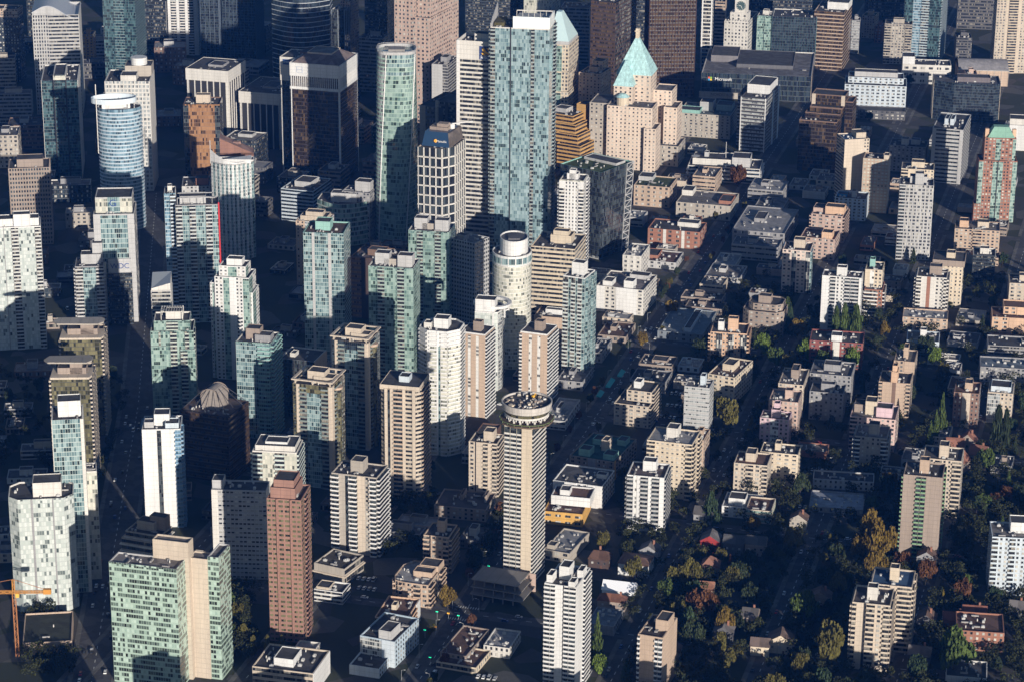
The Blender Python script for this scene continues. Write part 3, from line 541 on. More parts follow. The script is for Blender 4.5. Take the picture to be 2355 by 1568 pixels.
b = B(AT, 'tan tower of rounded pilasters and stacked curved balconies', 'tower', (873, 966, 898, 1150, 982), 'beige', 'c.35 g.3:dark c.35 B1.1 c.35 r.8 c.35', 'B1 B1', D='r1', shape='cut.12', rot=12, d=28, bd=1.2, bglass='dark', brail='tan', cout=.7, roof='navy', pent=((.4, .65, .3, .6, 6, 'bluew'), (.0, .98, .0, .98, 2.4, 'beige')))
b = B(AT, 'teal glass tower with angled balconies stacked up its right corner', 'tower', (542, 622, 790, 1010, 646), 'green', 'g1 b.6', 'b1 b1', rot=10, d=24, bd=2.2, bslab='lgrey', brail=(.25, .45, .42), bglass='teal', glass='teal', pent=((.2, .6, .35, .75, 7, 'taupe'), (.5, .95, .2, .6, 4, 'grey')))
b = B(AT, 'stepped white and green glass tower with a white penthouse', 'tower', (493, 572, 640, 875, 600), 'white', 'n.7 g.5:green c.5:white n.6 g.5:green', 'g1:green n1', bay=2.6, ww=.45, fh=2.8, rot=8, d=22, ex=((-.16, .1, .1, .9, 0, .93), (.55, 1.06, .2, 1.1, 0, .84, {'F': 'b1 n1'}), (.12, .9, .08, .8, 1, 1.1, {'F': 'n1 g1:green n1'})), pent=((.3, .75, .3, .7, 4, 'white', 1.1),))
b = B(AT, 'pale green tower of stepped bays with a white pergola roof', 'tower', (346, 445, 760, 965, 459), 'green2', 'g1 b.3 g1.2 b.9 g1 b.6 g.6', 'b1 g1', rot=-4, d=24, bd=.9, bslab='grey', brail=(.45, .5, .45), cap='offw', fh=2.9, ex=((.08, .92, .1, .9, .99, 1.10, {'F': 'g1 b1 g1', 'R': 'g1'}), (.0, .35, -.08, .4, 0, .84, {'F': 'g1', 'R': ''}), (.68, 1.02, -.08, .4, 0, .80, {'F': 'b1 g1', 'R': 'g1'})), pent=((.35, .75, .35, .7, 5, 'offw', 1.1),))
PERG = b
b = B(AT, 'tower top with a slanted glass roof behind the stepped pale green tower', 'tower', (348, 392, 668, 920, 403), 'white', 'b1', 'c1:offw', rot=-4, d=18, bd=1, brail=(.4, .4, .38), pent=(), roof='grey')
SLANT = b
# ------------------------------------------------------------------ right half, upper
b = B('hotel_tower', 'grand stone chateau hotel with a steep pale green copper roof', 'hotel', (1396, 1500, 250, 395, 1512), (.66, .545, .45), 'n1', 'n1', bay=4.0, ww=.36, wh=.42, fh=3.7, rot=14, d=26, pent=(), units=3, roof='dgrey',
      ex=((-.42, 0, .25, 1.6, 0, 1.0, {'wall': 'conc'}), (.85, 1.12, -.2, .7, 0, .70), (.08, .84, 1.0, 2.1, 0, 1.40, {'bay': 5}), (.08, .5, .5, 1.1, 0, 1.26, {'bay': 5}), (.84, 1.25, 1.6, 2.6, 0, 1.12), (1.12, 1.42, 1.2, 2.2, 0, .9)))
HOTEL = b
b = B(OT, 'tan terraced office block stepping down beside the chateau hotel', 'building', (1262, 1318, 268, 385, 1362), 'ochre', 'r1', 'r1', fh=4, rh=.5, win='brown', rot=30, d=34, dmax=40, ex=((.3, 1.2, -.14, .6, 0, .86), (.5, 1.4, -.28, .5, 0, .7), (.65, 1.6, -.42, .4, 0, .52), (.72, 1.1, .6, 1.1, 0, 1.14, {'F': '', 'R': ''})), pent=((.0, .5, .3, .7, 3, 'lgrey'),), near=0)
b = B('department_store', 'huge low grey roofed store of dark glass with a four colour logo', 'store', (1614, 1866, 178, 236, 1909), 'night', 'f1', 'c1:taupe', bay=6, pw=.3, col2=(.10, .13, .12), fh=5.5, rot=8, dmax=110, roof=(.15, .145, .15), pent=((.05, .3, .5, .9, 6, (.2, .19, .2)), (.3, .82, .3, .9, 3, (.13, .13, .14))), units=14)
STORE = b
b = B(OT, 'dark banded tower with white roof slabs and two thin white piers', 'tower', (1704, 1762, 228, 352, 1796), 'dk2', 'c.12:white r1 r1 r1 c.12:white', 'r1 c.2:bluew r.6 c.2:bluew', fh=3.6, rot=18, cap='white', par=1, win='grey', ex=((-.26, 0, .25, 1.0, 0, .98, {'F': 'r1', 'cap': 'white'}),), pent=((.05, .95, .35, .95, 8, 'white'),))
b = B('art_gallery', 'low stone gallery with green copper roof patches in deep shade', 'building', (1560, 1680, 268, 322, 1700), 'conc', 'n1', 'n1', bay=5, ww=.4, rot=14, d=45, near=0, roof=(.10, .12, .12), pent=((.0, .4, .05, .4, 3, 'copper'), (.35, .6, .4, .8, 8, 'lgrey'), (.65, .95, .5, .9, 5, (.3, .4, .42))))
b = B(OT, 'brown glass ziggurat office block with three white terrace edges', 'building', (1838, 1925, 282, 400, 1942), 'brown', 'g1:brown', 'g1:ochre', rot=16, d=32, fh=3.6, cap='beige', crown=1.6, pent=(), ex=((.12, 1.05, .2, 1.0, 1.0, 1.12, {}), (.22, 1.08, .34, 1.05, 1.12, 1.22), (.22, 1.1, .6, 1.3, 1.22, 1.42, {'F': 'c.15:beige g1:brown c.15:beige'}), (1.1, 1.3, .7, 1.4, 0, 1.3)))
b = B('apartment_building', 'long white terraced block with rooftop suites in cool shade', 'building', (1943, 2085, 200, 268, 2100), 'bluew', 'n1', 'n1', bay=5, ww=.55, wh=.5, fh=3.4, rot=8, d=36, near=0, ex=((.05, .95, .2, .9, 1, 1.2, {}), (.0, 1.0, -.5, .0, 0, .3, {'wall': 'dgrey'})), pent=((.15, .85, .4, .8, 4, 'lgrey', 1.2),))
B('low_rise_building', 'white low building with arched openings catching a patch of sun', 'building', (2076, 2188, 152, 196), 'offw', 'n1', '', bay=8, ww=.5, wh=.35, fh=7, rot=6, d=26, pent=((.0, .25, .1, .9, 8, 'white'),), near=0)
b = B('hall', 'broad hall with a curved grey roof near the top right', 'building', (2205, 2320, 165, 200), 'tan', 'f1', '', bay=8, rot=4, d=40, top='none', col2='conc', pent=(), near=0)
HALL = b
b = B(OT, 'low dark teal glass building with a prow shaped roof', 'building', (2150, 2302, 196, 285, 2322), 'night', 'g1:night', 'c1:beige', shape=((0, .3), (.3, .05), (.9, 0), (1, .12), (1, 1), (0, 1)), D='g1:night', rot=6, d=38, cap='dgrey', roof=(.10, .10, .11), pent=((.35, .85, .3, .7, 4, (.16, .14, .15)),), near=0)
B(AT, 'white building with a brown roof at the right edge above the red tower', 'building', (2322, 2400, 292, 350), 'white', 'c1 n1', '', rot=10, d=26, pent=((.0, .9, .2, .9, 5, 'offw'),), ex=((-.1, 0, .2, .7, 0, .8),), near=0, roof=(.14, .11, .11))
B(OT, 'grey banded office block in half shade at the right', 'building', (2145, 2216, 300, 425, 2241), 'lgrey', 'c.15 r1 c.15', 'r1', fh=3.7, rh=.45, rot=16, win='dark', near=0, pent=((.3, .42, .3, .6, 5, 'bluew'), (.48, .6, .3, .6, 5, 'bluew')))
b = B(AT, 'red brick and green glass tower with a green hipped roof', 'tower', (2252, 2340, 372, 512), 'brick', 'g.5:green n1 g.5:green c.1:dark g.5:green n1 g.5:green', '', glass='green', bay=3, ww=.55, wh=.5, rot=4, d=22, cap='peach', win='win', pent=(), ex=((.12, .94, .1, .9, 1.0, 1.36, {'F': 'n1 g.5:green n1 g.3:green'}), (-.07, .1, -.1, .4, 0, .3, {'F': 'n1'})))
REDG = b
b = B(AT, 'pale tower with a blank sunlit wall and a dark shaded left flank', 'tower', (1943, 2000, 322, 475, 1926), 'beige', 'c1 n.3', '', L='r1', rot=-12, d=22, bay=3, roof='navy', pent=((.55, .95, .3, .9, 4, 'beige'),), near=0)
B(AT, 'tan slab with pale panel windows beside the blank walled tower', 'tower', (1986, 2044, 368, 492, 2053), 'tan', 'n1', 'c1:beige', bay=3.2, ww=.6, wh=.5, win='cream', rot=13, d=20, pent=((.8, 1.0, .0, .5, 4, 'beige'),))
B(AT, 'cream tower with corner stair box behind the square windowed tower', 'tower', (2073, 2148, 392, 530, 2158), 'cream', 'b.7 c1 b.6 n1', 'n1', bay=3, rot=10, d=22, pent=((.3, .7, .4, .9, 4, 'cream'),))
b = B(AT, 'pale grey tower with a grid of square windows and curved left bay', 'tower', (2069, 2148, 428, 600, 2157), 'lgrey', 'b.5 n2.2', 'n1', bay=3.1, ww=.62, wh=.6, rot=8, d=22, bd=1, bglass='dark', brail='lgrey', pent=((.3, .8, .4, .8, 5, 'lgrey'), (.45, .7, .2, .6, 9, 'lgrey')))
B('apartment_building', 'pink stucco block with broken roof terraces near the avenue end', 'building', (1866, 1938, 498, 560, 1960), 'pink', 'n1', 'b1', bay=5, rot=16, d=30, near=0, pent=((.4, 1.0, .2, .6, 6, 'peach'), (.0, .4, .3, .8, 3, 'pink')))
B('apartment_building', 'darker pink block with a round corner below the pink stucco block', 'building', (1840, 1920, 552, 600, 1940), 'pink', 'n1', 'n1', bay=5, rot=16, d=28, near=0, pent=((.6, .9, .1, .5, 5, 'peach'),), roof='rroof')
B('low_rise_building', 'pale low building with a blue roof tarp under the tan slab', 'building', (1920, 1992, 460, 510), 'bluew', 'n1', '', bay=4, rot=14, d=24, near=0, pent=((.05, .35, .3, .6, 1.5, (.05, .25, .5)), (.5, .65, .3, .6, 5, 'lgrey')))
B('low_rise_building', 'pale grey block with stepped roof boxes right of the ziggurat', 'building', (2045, 2130, 340, 400), 'grey', 'n1', '', bay=4, rot=14, d=26, near=0, pent=((.3, .5, .3, .6, 5, 'offw'), (.55, .8, .4, .7, 4, 'lgrey')))
b = B('broadcast_building', 'long white banded low building with rooftop dishes', 'building', (1582, 1748, 390, 425, 1768), 'offw', 'r1', 'r1', fh=4, win='night', rot=10, d=34, near=0, bands='white', bout=1.5, pent=((.05, .8, .25, .9, 5, 'offw'), (.6, .85, .2, .8, 8, 'lgrey'), (.2, .26, .5, .7, 9, 'lgrey')), units=10)
DISH = b
for lab, p, wall, kw in (
 ('low stone building with a rooftop glass pyramid beside the hotel', (1505, 1560, 338, 385, 1582), 'conc', dict(roof='dgrey')),
 ('tan block with a dense roof garden below the hotel', (1458, 1540, 432, 480, 1561), 'tan', dict(roof=(.05, .07, .03), pent=((.0, .4, .55, 1, 3, 'lgrey'),))),
 ('plain tan brick box building right of the roof garden', (1593, 1645, 408, 446, 1669), 'tan', dict(roof='dgrey')),
 ('grey roofed low store with a square light well', (1555, 1680, 475, 510, 1695), 'conc', dict(d=42, roof='gravel', pent=((.75, .98, .2, .7, 2, 'brick'), (.0, .2, .6, 1, 4, 'offw')))),
 ('long pale roofed low building at the upper end of the avenue', (1684, 1805, 538, 572, 1828), 'grey', dict(d=75, roof='grey', units=16)),
 ('row of old brick apartments with white trim in dappled sun', (1490, 1610, 535, 575, 1632), 'brick', dict(d=30, F='n1 c.2:offw n1 c.2:offw n1', pent=((.5, .9, .5, .9, 3, 'offw'),))),
 ('low dark roofed block with a row of white roof hoods', (1460, 1555, 605, 622, 1572), 'lgrey', dict(roof=(.12, .07, .06), pent=((.1, .5, .3, .9, 2, 'brick'),))),
 ('white edged low block left of the brick apartments', (1432, 1475, 590, 640, 1500), 'offw', dict(roof='grey')),
 ('low brown roofed shop with a rolled white awning', (1622, 1702, 640, 655, 1730), 'lgrey', dict(roof='gravel')),
 ('dark flat roofed shop row beside the avenue trees', (1566, 1660, 690, 712, 1690), 'taupe', dict(d=18, roof='tar')),
 ('shop row with a peach end wall beside the avenue', (1575, 1662, 712, 728, 1700), 'taupe', dict(d=18, roof='tar')),
 ('blue grey market with a long barrel skylight', (1512, 1616, 770, 790, 1650), (.20, .23, .26), dict(d=58, roof=(.20, .235, .27), pent=((.55, .7, .1, .9, 2.5, 'bluew'),))),
 ('flat roofed block with a framed roof terrace below the market', (1468, 1545, 842, 866, 1552), 'taupe', dict(d=22, roof='tar', pent=((.35, .8, .3, .8, 1.5, 'taupe'),))),
 ('pale roofed low shed between the terrace block and the tan tower', (1558, 1608, 845, 858, 1620), 'bluew', dict(roof='lroof')),
 ('low shop with a truss bridge to the parking lot', (1448, 1530, 880, 905, 1545), 'grey', dict(d=26, roof='tar')),
 ('flat podium roof with white rim right of the round topped tower', (1250, 1300, 968, 990, 1345), 'lgrey', dict(roof='grey', d=45)),
 ('dark wedge of flat roof in front of the teal striped tower', (1280, 1340, 878, 900, 1372), 'grey', dict(roof='dgrey')),
 ('shaded flat roof with turquoise awning beside the teal striped tower', (1350, 1385, 812, 835, 1408), 'grey', dict(roof='dgrey')),
 ('small rubble strewn lot building below the white corner building', (1375, 1440, 775, 790, 1470), 'taupe', dict(roof='rroof')),
 ('low grey roofed building behind the white apartment tower', (1720, 1800, 440, 470, 1815), 'grey', dict(roof='grey')),
 ('low block with pale roof near the ziggurat street', (1735, 1800, 480, 500, 1822), 'grey', dict(roof='gravel')),
 ('dark roofed warehouse with a white striped wall', (1682, 1790, 570, 605, 1806), 'grey', dict(d=26, roof='dgrey')),
 ('small white house like shop near the upper avenue', (1640, 1690, 612, 625, 1708), 'offw', dict(roof='grey')),
):
    kw = dict(dict(F='r1' if len(lab) % 2 else 'n1', near=0, rot=GRID, bay=5.5, ww=.4, fh=4.2, rh=.34, units=11, pent=((.3, .5, .4, .7, 2.5),), dmax=34), **kw); F = kw.pop('F')
    B('low_rise_building', lab, 'building', p, wall, F, 'n1', **kw)
# ------------------------------------------------------------------ west end, right half
AB = 'apartment_building'
b = B('hotel_tower', 'tall slim white tower under demolition with a wide round crown', 'tower', (1160, 1224, 985, 1345, 1253), (.74, .68, .54), 'c.1:(0) b.8 b.9 b.7 c1.5' if False else 'b.8 b.9 b.7 c1.4:cream', 'b1 b1', fh=2.8, rot=20, d=24, bd=.7, bslab='offw', brail='offw', bglass='dark', pent=(), skip=1, cout=.5)
CROWN = b
B(AB, 'white apartment tower with arched entrance by the lane', 'tower', (1442, 1528, 1098, 1225, 1546), 'white', 'b.8 c.2 g.25:strip c.4 b1 c.4 b1 c.6', 'b1 b1', rot=12, d=24, bd=1, bglass='dark', brail=(.4, .4, .4), lob=1, roof=(.09, .07, .07), pent=((.35, .7, .45, .8, 6, 'white'),))
B(AB, 'cream apartment tower with wraparound balconies behind the white one', 'tower', (1488, 1592, 1022, 1150, 1622), 'cream', 'b.6 n2.2 b.5', 'b1 n1 b1', bay=3.4, ww=.4, wh=.36, rot=16, d=26, bd=1.2, pent=((.35, .6, .4, .8, 6, 'offw'),), roof='grey', brail='cream')
B(AB, 'tan hipped roof block half hidden behind the cream tower', 'building', (1590, 1618, 1012, 1090, 1625), 'tan', 'n1', 'n1', rot=16, d=22, near=0, roof='rroof')
B(OT, 'small glass office slab with pale horizontal panels and a roof mast', 'building', (1574, 1632, 892, 1010, 1642), 'lgrey', 'r1', 'r1', fh=3.2, rh=.42, win='grey', rot=14, d=18, roof='dgrey', pent=((.55, .75, .4, .8, 6, 'bluew'),))
B(AB, 'stepped concrete block with a sloped skylight over the avenue', 'building', (1412, 1492, 935, 985, 1500), 'beige', 'n1', 'b1', bay=5, rot=18, d=30, ex=((.28, 1, .25, 1, 1, 1.5, {'F': 'n1'}),), pent=((.4, .6, .5, .8, 4, 'white', 1.5),), near=0)
B(AB, 'dark block with turquoise roof hoods and one golden lit corner', 'building', (1310, 1412, 1062, 1105, 1440), 'taupe', 'n1 c.4:grey n1', 'c.08:ochre n1', bay=5, rot=22, d=46, dmax=50, roof=(.03, .09, .09), pent=((.15, .4, .1, .3, 4, 'copper'), (.5, .65, .4, .6, 7, 'beige'), (.7, .95, .1, .3, 3, 'copper'), (.2, .5, .6, .8, 3, 'copper'), (.7, .9, .7, .9, 3, 'copper')), units=8)
B('low_rise_building', 'white walled warehouse with two sloped dark roofs', 'building', (1272, 1385, 1118, 1170, 1409), 'white', 'c1.6 n.8 c1', 'n1', bay=4, rot=18, d=30, roof=(.08, .08, .085), pent=((.75, .95, .5, .7, 2, 'white'),))
B('low_rise_building', 'orange sheathed building under construction with white upper wall', 'building', (1250, 1340, 1182, 1212, 1362), (.62, .36, .10), 'n1', '', bay=7, ww=.55, wh=.35, fh=4.5, rot=12, d=30, ex=((.1, 1.1, .4, 1.0, 1, 1.7, {'wall': 'white', 'F': ''}),), pent=((.3, .55, .5, .8, 3, 'white', 1.7),), roof='rroof')
B('low_rise_building', 'grey roofed low building with a long pale parapet by the lane', 'building', (1250, 1310, 1272, 1296, 1332), 'conc', 'n1', '', bay=5, rot=22, d=36, roof='grey', pent=((.05, .35, .1, .3, 2, 'conc'),))
B(AB, 'tan mid rise with rows of enclosed white bay windows', 'building', (1634, 1718, 768, 838, 1734), 'peach', 'n1 y.8:win n1 y.8:win n1 y.9:win', 'b1', bay=3, ww=.5, rot=10, d=24, brail='peach', bslab='peach', pent=((.45, .72, .3, .6, 9, 'peach'), (.18, .34, .3, .6, 6, 'white')))
B(AB, 'taupe mid rise with rounded corners and a setback top floor', 'building', (1706, 1800, 722, 775, 1832), 'taupe', 'n1', 'n1', bay=4, ww=.45, wh=.45, rot=16, d=28, shape='cut.2', D='n1', ex=((.12, .95, .12, .9, 1, 1.28, {'F': 'n1'}),), pent=((.35, .65, .3, .6, 5, 'taupe', 1.28),))
B(AB, 'dark roofed long apartment block behind the glass office slab', 'building', (1628, 1690, 868, 930, 1715), 'cream', 'n1', 'n1', bay=4, rot=24, d=40, dmax=44, roof=(.10, .07, .06), near=0)
B(AB, 'pinkish cream tower with white trimmed windows right of the avenue', 'tower', (1800, 1864, 578, 676, 1884), (.66, .54, .47), 'n1 g.5:win n1 g.5:win', 'y1 n1', bay=3, rot=12, d=24, pent=((.35, .75, .4, .8, 6, 'beige'),), brail='beige')
b = B(AB, 'tall white slab with stacked balconies and poplars at its foot', 'tower', (1891, 1982, 640, 770, 1998), 'white', 'c.9 b.7 n1 b.7 b1 c.3', 'n1', bay=4, ww=.4, rot=12, d=16, bd=1.2, bglass='dark', brail=(.5, .5, .5), roof=(.07, .06, .065), pent=((.35, .6, .3, .8, 6, 'white'),))
B(AB, 'cream tower with a small green roof box behind the white slab', 'tower', (1990, 2030, 622, 720, 2044), 'cream', 'c.6 g.5:strip n1', 'n1', rot=12, d=22, pent=((.2, .5, .4, .7, 6, 'copper'),))
B(AB, 'terraced red brick block with planted balconies beside the white slab', 'building', (1988, 2030, 668, 728, 2040), 'brick', 'B1 n.4', 'b1', rot=12, d=22, brail='white', bslab='peach', pent=(), near=0, roof='dgrey')
B(AB, 'rear tower of the cream pair with a flat dark roof hat', 'tower', (2148, 2215, 612, 710, 2231), 'cream', 'n1', 'n1', bay=3.4, ww=.35, rot=12, d=24, pent=((-.05, 1.05, -.05, 1.05, 4, 'taupe'), (.4, .7, .3, .7, 8, 'cream')))
B(AB, 'front tower of the cream pair with a brown brick stripe', 'tower', (2108, 2178, 640, 730, 2192), 'offw', 'b.6 c.7 g.45:(0)' if False else 'b.6 c.7 c.45:brick c.6 n1 b.4', 'b1', bay=3, rot=12, d=24, cout=.15, pent=((.4, .8, .4, .8, 6, 'taupe'),))
B(AB, 'long tan block with many roof boxes below the red brick tower', 'building', (2196, 2300, 532, 590, 2316), 'tan', 'n1 b.5 n1', 'n1', bay=3.5, rot=10, d=26, near=0, roof='gravel', pent=((.1, .3, .3, .7, 5, 'peach'), (.5, .75, .4, .8, 4, 'beige')))
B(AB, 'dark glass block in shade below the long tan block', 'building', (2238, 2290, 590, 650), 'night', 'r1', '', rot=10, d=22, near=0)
B(AB, 'small beige block at the right edge above the peach one', 'building', (2322, 2400, 655, 705), 'beige', 'n1', '', bay=5, rot=8, d=26, near=0, roof='tar')
B(AB, 'peach stucco block with a reddish roof at the right edge', 'building', (2282, 2400, 735, 770), 'peach', 'n.5 c1', '', bay=6, rot=8, d=26, near=0, roof='rroof', ex=((.22, 1, .3, 1, 1, 1.5, {}),))
B('low_rise_building', 'long flat roofed building with white parapet under the peach block', 'building', (2272, 2400, 800, 830), 'grey', 'r1', '', rot=8, d=24, near=0, roof='tar')
B('low_rise_building', 'pale blue roofed long low block at the right edge', 'building', (2255, 2400, 850, 885), 'grey', 'n1', '', rot=8, d=24, near=0, roof=(.14, .17, .2))
B('low_rise_building', 'tan low building with a pale lilac roof left of the cream pair', 'building', (2076, 2180, 735, 765, 2192), 'tan', 'n1', '', bay=5, rot=10, d=22, near=0, roof='lroof')
B('low_rise_building', 'white low house block with a dark roof and white chimney box', 'building', (2085, 2160, 787, 812, 2175), 'bluew', 'n1', 'n1', bay=9, ww=.5, wh=.3, rot=10, d=24, near=0, roof='gravel', pent=((.4, .6, .5, .8, 5, 'white'),))
B('low_rise_building', 'dark roofed red building between two bright green trees', 'building', (1862, 1985, 790, 850, 1996), (.25, .08, .07), 'n1 c.3:offw n1', 'n1', bay=5, rot=10, d=26, near=0, roof='tar', pent=((.4, .6, .1, .5, 4, 'white'),))
for lab, p, wall, F, kw in (
 ('lilac fronted end of the long pink apartment row', (1748, 1815, 965, 1030, 1832), 'rose', 'n1 g.8:strip n1', dict(d=16, roof='rroof', pent=((.35, .65, .3, .7, 5, 'rose'), (.4, .6, .6, 1.0, 8, 'rose')))),
 ('middle block of the long pink apartment row', (1768, 1836, 925, 1000, 1858), 'pink', 'n1', dict(d=24, roof='gravel', pent=((.5, .75, .3, .6, 6, 'pink'),))),
 ('tall far end of the long pink apartment row', (1790, 1848, 885, 960, 1868), 'beige', 'n1', dict(d=34, roof='gravel', pent=((.4, .7, .4, .8, 6, 'taupe'),))),
 ('grey mansard block in shade right of the long pink row', (1862, 1958, 865, 935, 1975), 'grey', 'n1', dict(d=30, roof='dgrey', near=0)),
 ('small dark block with pale bays below the mansard block', (1862, 1940, 905, 970, 1956), 'grey', 'n1', dict(d=20, roof='tar', near=0)),
 ('tan rear block with a roof tower right of the pine trees', (2056, 2104, 832, 905, 2120), 'tan', 'n1 c1', dict(d=26, roof='gravel', pent=((.4, .62, .3, .7, 8, 'tan'),))),
 ('tan block with a brown recess in front of its taller twin', (2021, 2094, 882, 960, 2112), 'tan', 'b.4 c1 c.4:brown c1 b.5', dict(d=24, roof='tar', pent=((.38, .58, .0, .5, 8, 'peach'), (.4, .55, .1, .4, 12, 'peach')))),
 ('rose and cream block of jumbled roof terraces', (1955, 2060, 965, 1040, 2085), (.62, .46, .42), 'b.5 n1 c.5 n1', dict(d=28, near=0, roof='gravel', pent=((.3, .55, .3, .7, 9, 'cream'), (.55, .9, .2, .6, 6, 'rose'), (.05, .3, .4, .8, 5, 'taupe')))),
 ('concrete block with white curved balconies down its right flank', (1965, 2040, 1008, 1075, 2062), 'conc', 'b.5 n1.6 b.5', dict(d=24, roof='gravel', brail='white', R='B1 B1', pent=((.4, .72, .3, .6, 7, 'conc'),))),
 ('brown brick block with a cream central bay in part shade', (2194, 2252, 905, 985, 2268), (.24, .15, .12), 'n1 c1:beige n1', dict(d=24, roof='rroof', pent=((.4, .7, .3, .7, 5, 'tan'),))),
 ('pale stepped glass fronted block at the far right', (2272, 2330, 905, 975, 2345), 'beige', 'g1:grey n1', dict(d=24, roof='grey', pent=((.1, .9, .2, .8, 3, 'bluew'),))),
 ('cream block with a dark roof behind the white parked vans', (1748, 1836, 1045, 1118, 1842), 'cream', 'n1', dict(d=18, bay=5, ww=.5, wh=.4, pent=((.35, .5, .4, .8, 4, 'cream'),))),
 ('beige block of stacked balconies at the front of the cream block', (1688, 1765, 1070, 1145, 1782), 'beige', 'n1 b.7 n.7 b.5', dict(d=22, roof='rroof', pent=((.3, .6, .3, .8, 5, 'beige'),))),
 ('low white terraced house with round topped green trees nearby', (1660, 1745, 1170, 1195), 'white', 'n1', dict(d=24, roof='grey', bay=6, pent=((.15, .6, .2, .7, 4, 'white'),))),
 ('cream low block with long ribbon windows beside the white terraced house', (1715, 1774, 1175, 1205, 1790), 'beige', 'r1', dict(d=22, roof='rroof', win='green')),
 ('grey brown tower with green edged balconies on a blank wall', (2078, 2168, 1098, 1285, 2186), 'taupe', 'c1.1 b.45 b.45 c1.4', dict(d=24, brail=(.2, .35, .2), bslab='taupe', bglass='dark', cout=.05, R='c1 b.8', roof='tar', pent=((.38, .62, .3, .6, 8, 'tan'),))),
 ('beige tower behind the grey brown one with a bulky roof box', (2122, 2212, 1060, 1190, 2226), 'beige', 'n1 b.6 n.8 b.8', dict(d=24, roof='tar', pent=((.4, .64, .2, .6, 8, 'beige'),))),
 ('rear tower of the beige balcony pair at the lower right', (2003, 2098, 1350, 1500, 2116), 'beige', 'n1 c.4 b.8', dict(d=24, R='b1 c.4 b1', roof='navy', pent=((.42, .64, .3, .6, 8, 'cream'),))),
 ('front tower of the beige balcony pair at the lower right', (1960, 2048, 1392, 1545, 2078), 'beige', 'b.5 c.8 c.3:dark b1 n.9 b.8', dict(d=24, cout=.1, R='B1 B1', roof=(.07, .06, .06), lob=1, pent=((.35, .62, .3, .6, 7, 'offw'),))),
 ('pale tower with dark balcony stacks cut by the right edge', (2282, 2380, 1238, 1370), 'bluew', 'b.5 n.8 b.5 n.8 b.6', dict(d=24, roof='gravel', pent=((.45, .9, .4, .9, 6, 'white'),), rot=6)),
 ('tan concrete slab tower with one white balcony stripe at the bottom', (1467, 1524, 1466, 1600, 1549), 'tan', 'b.3 c2:tan b.5 b.6', dict(d=28, cout=.2, R='c1:tan', brail='white', bslab='white', bglass='dark', roof=(.06, .05, .05), pent=((.5, 1.0, .35, .8, 6, 'tan'),), rot=20)),
 ('white tower of stacked loggias at the bottom centre', (1252, 1325, 1350, 1600, 1356), 'white', 'b.6 b.5 c.8 c.12:dark b.5 b.7', dict(d=28, cout=.2, R='c1 b1', brail='white', bslab='white', bglass='dark', fh=2.7, roof=(.06, .055, .055), rot=18, pent=((.3, .62, .35, .7, 7, 'white'), (.02, .2, .1, .4, 4, 'white'), (.8, .98, .5, .8, 4, 'white'), (.75, .95, .0, .25, 3, 'white')))),
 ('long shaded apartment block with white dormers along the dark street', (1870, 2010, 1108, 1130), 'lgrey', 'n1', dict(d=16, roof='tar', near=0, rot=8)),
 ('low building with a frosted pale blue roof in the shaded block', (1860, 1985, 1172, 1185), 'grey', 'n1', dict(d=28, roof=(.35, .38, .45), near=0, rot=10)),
 ('tan block with a white framed terrace roof by the traffic lights', (862, 935, 1425, 1475, 957), 'peach', 'g1:dark n1', dict(d=30, roof='rroof', cap='white', R='b1 c.4:white', pent=((.35, .5, .4, .6, 3, 'cream'),))),
 ('blue panelled low office with a grey lift tower', (828, 908, 1475, 1535, 915), (.42, .52, .60), 'g1:grey c.6:bluew', dict(d=34, roof='tar', rot=22, pent=((.5, .85, .05, .45, 5, 'lgrey'),))),
 ('pale blue walled annex in front of the blue panelled office', (803, 872, 1538, 1560, 890), 'bluew', '', dict(d=20, roof='tar', rot=18, units=3)),
 ('cream banded office with a white roof box on the bottom edge', (580, 720, 1548, 1600, 745), 'beige', 'r1', dict(d=30, fh=3.4, rot=14, R='c1:white', roof='tar', pent=((.3, .62, .2, .7, 4, 'white'),))),
 ('small white square pavilion with a flat roof near the red granite tower', (672, 720, 1500, 1512), 'offw', '', dict(d=14, roof='lroof', rot=14, pent=(), units=0)),
 ('dark roofed low shop with a cream front on the lower avenue', (1003, 1095, 1535, 1550), 'cream', 'r1', dict(d=24, roof='rroof', rot=20)),
 ('narrow dark roofed shop behind the cream fronted shop', (1012, 1072, 1508, 1530, 1090), 'taupe', 'n1', dict(d=38, roof='rroof', rot=20)),
 ('small white edged block with pilasters right of the lower shops', (1112, 1172, 1490, 1515, 1187), 'offw', 'n1', dict(d=24, roof='lroof', rot=16)),
 ('grey flat roof with white rim behind the tall pointed conifer', (1350, 1412, 1440, 1462, 1430), 'grey', '', dict(d=24, roof=(.2, .23, .27), rot=16)),
 ('brown brick garage block by the lilac fronted row', (1830, 1900, 1040, 1055), 'brick', '', dict(d=16, roof='gravel', near=0, rot=14)),
 ('low reddish terrace block at the lower right edge', (2200, 2310, 1455, 1500), 'brick', 'n1', dict(d=26, roof='rroof', near=0, rot=8)),
 ('dark roofed white edged box on the bottom right edge', (2175, 2270, 1560, 1590), 'offw', '', dict(d=22, roof='tar', near=0, rot=10)),
):
    kw = dict(dict(R='n1', rot=13, bay=3.3, ww=.42, bd=1.1), **kw); R = kw.pop('R')
    B(AB if 'tower' not in lab else AT, lab, 'tower' if ' tower' in lab[:30] else 'building', p, wall, F, R, **kw)

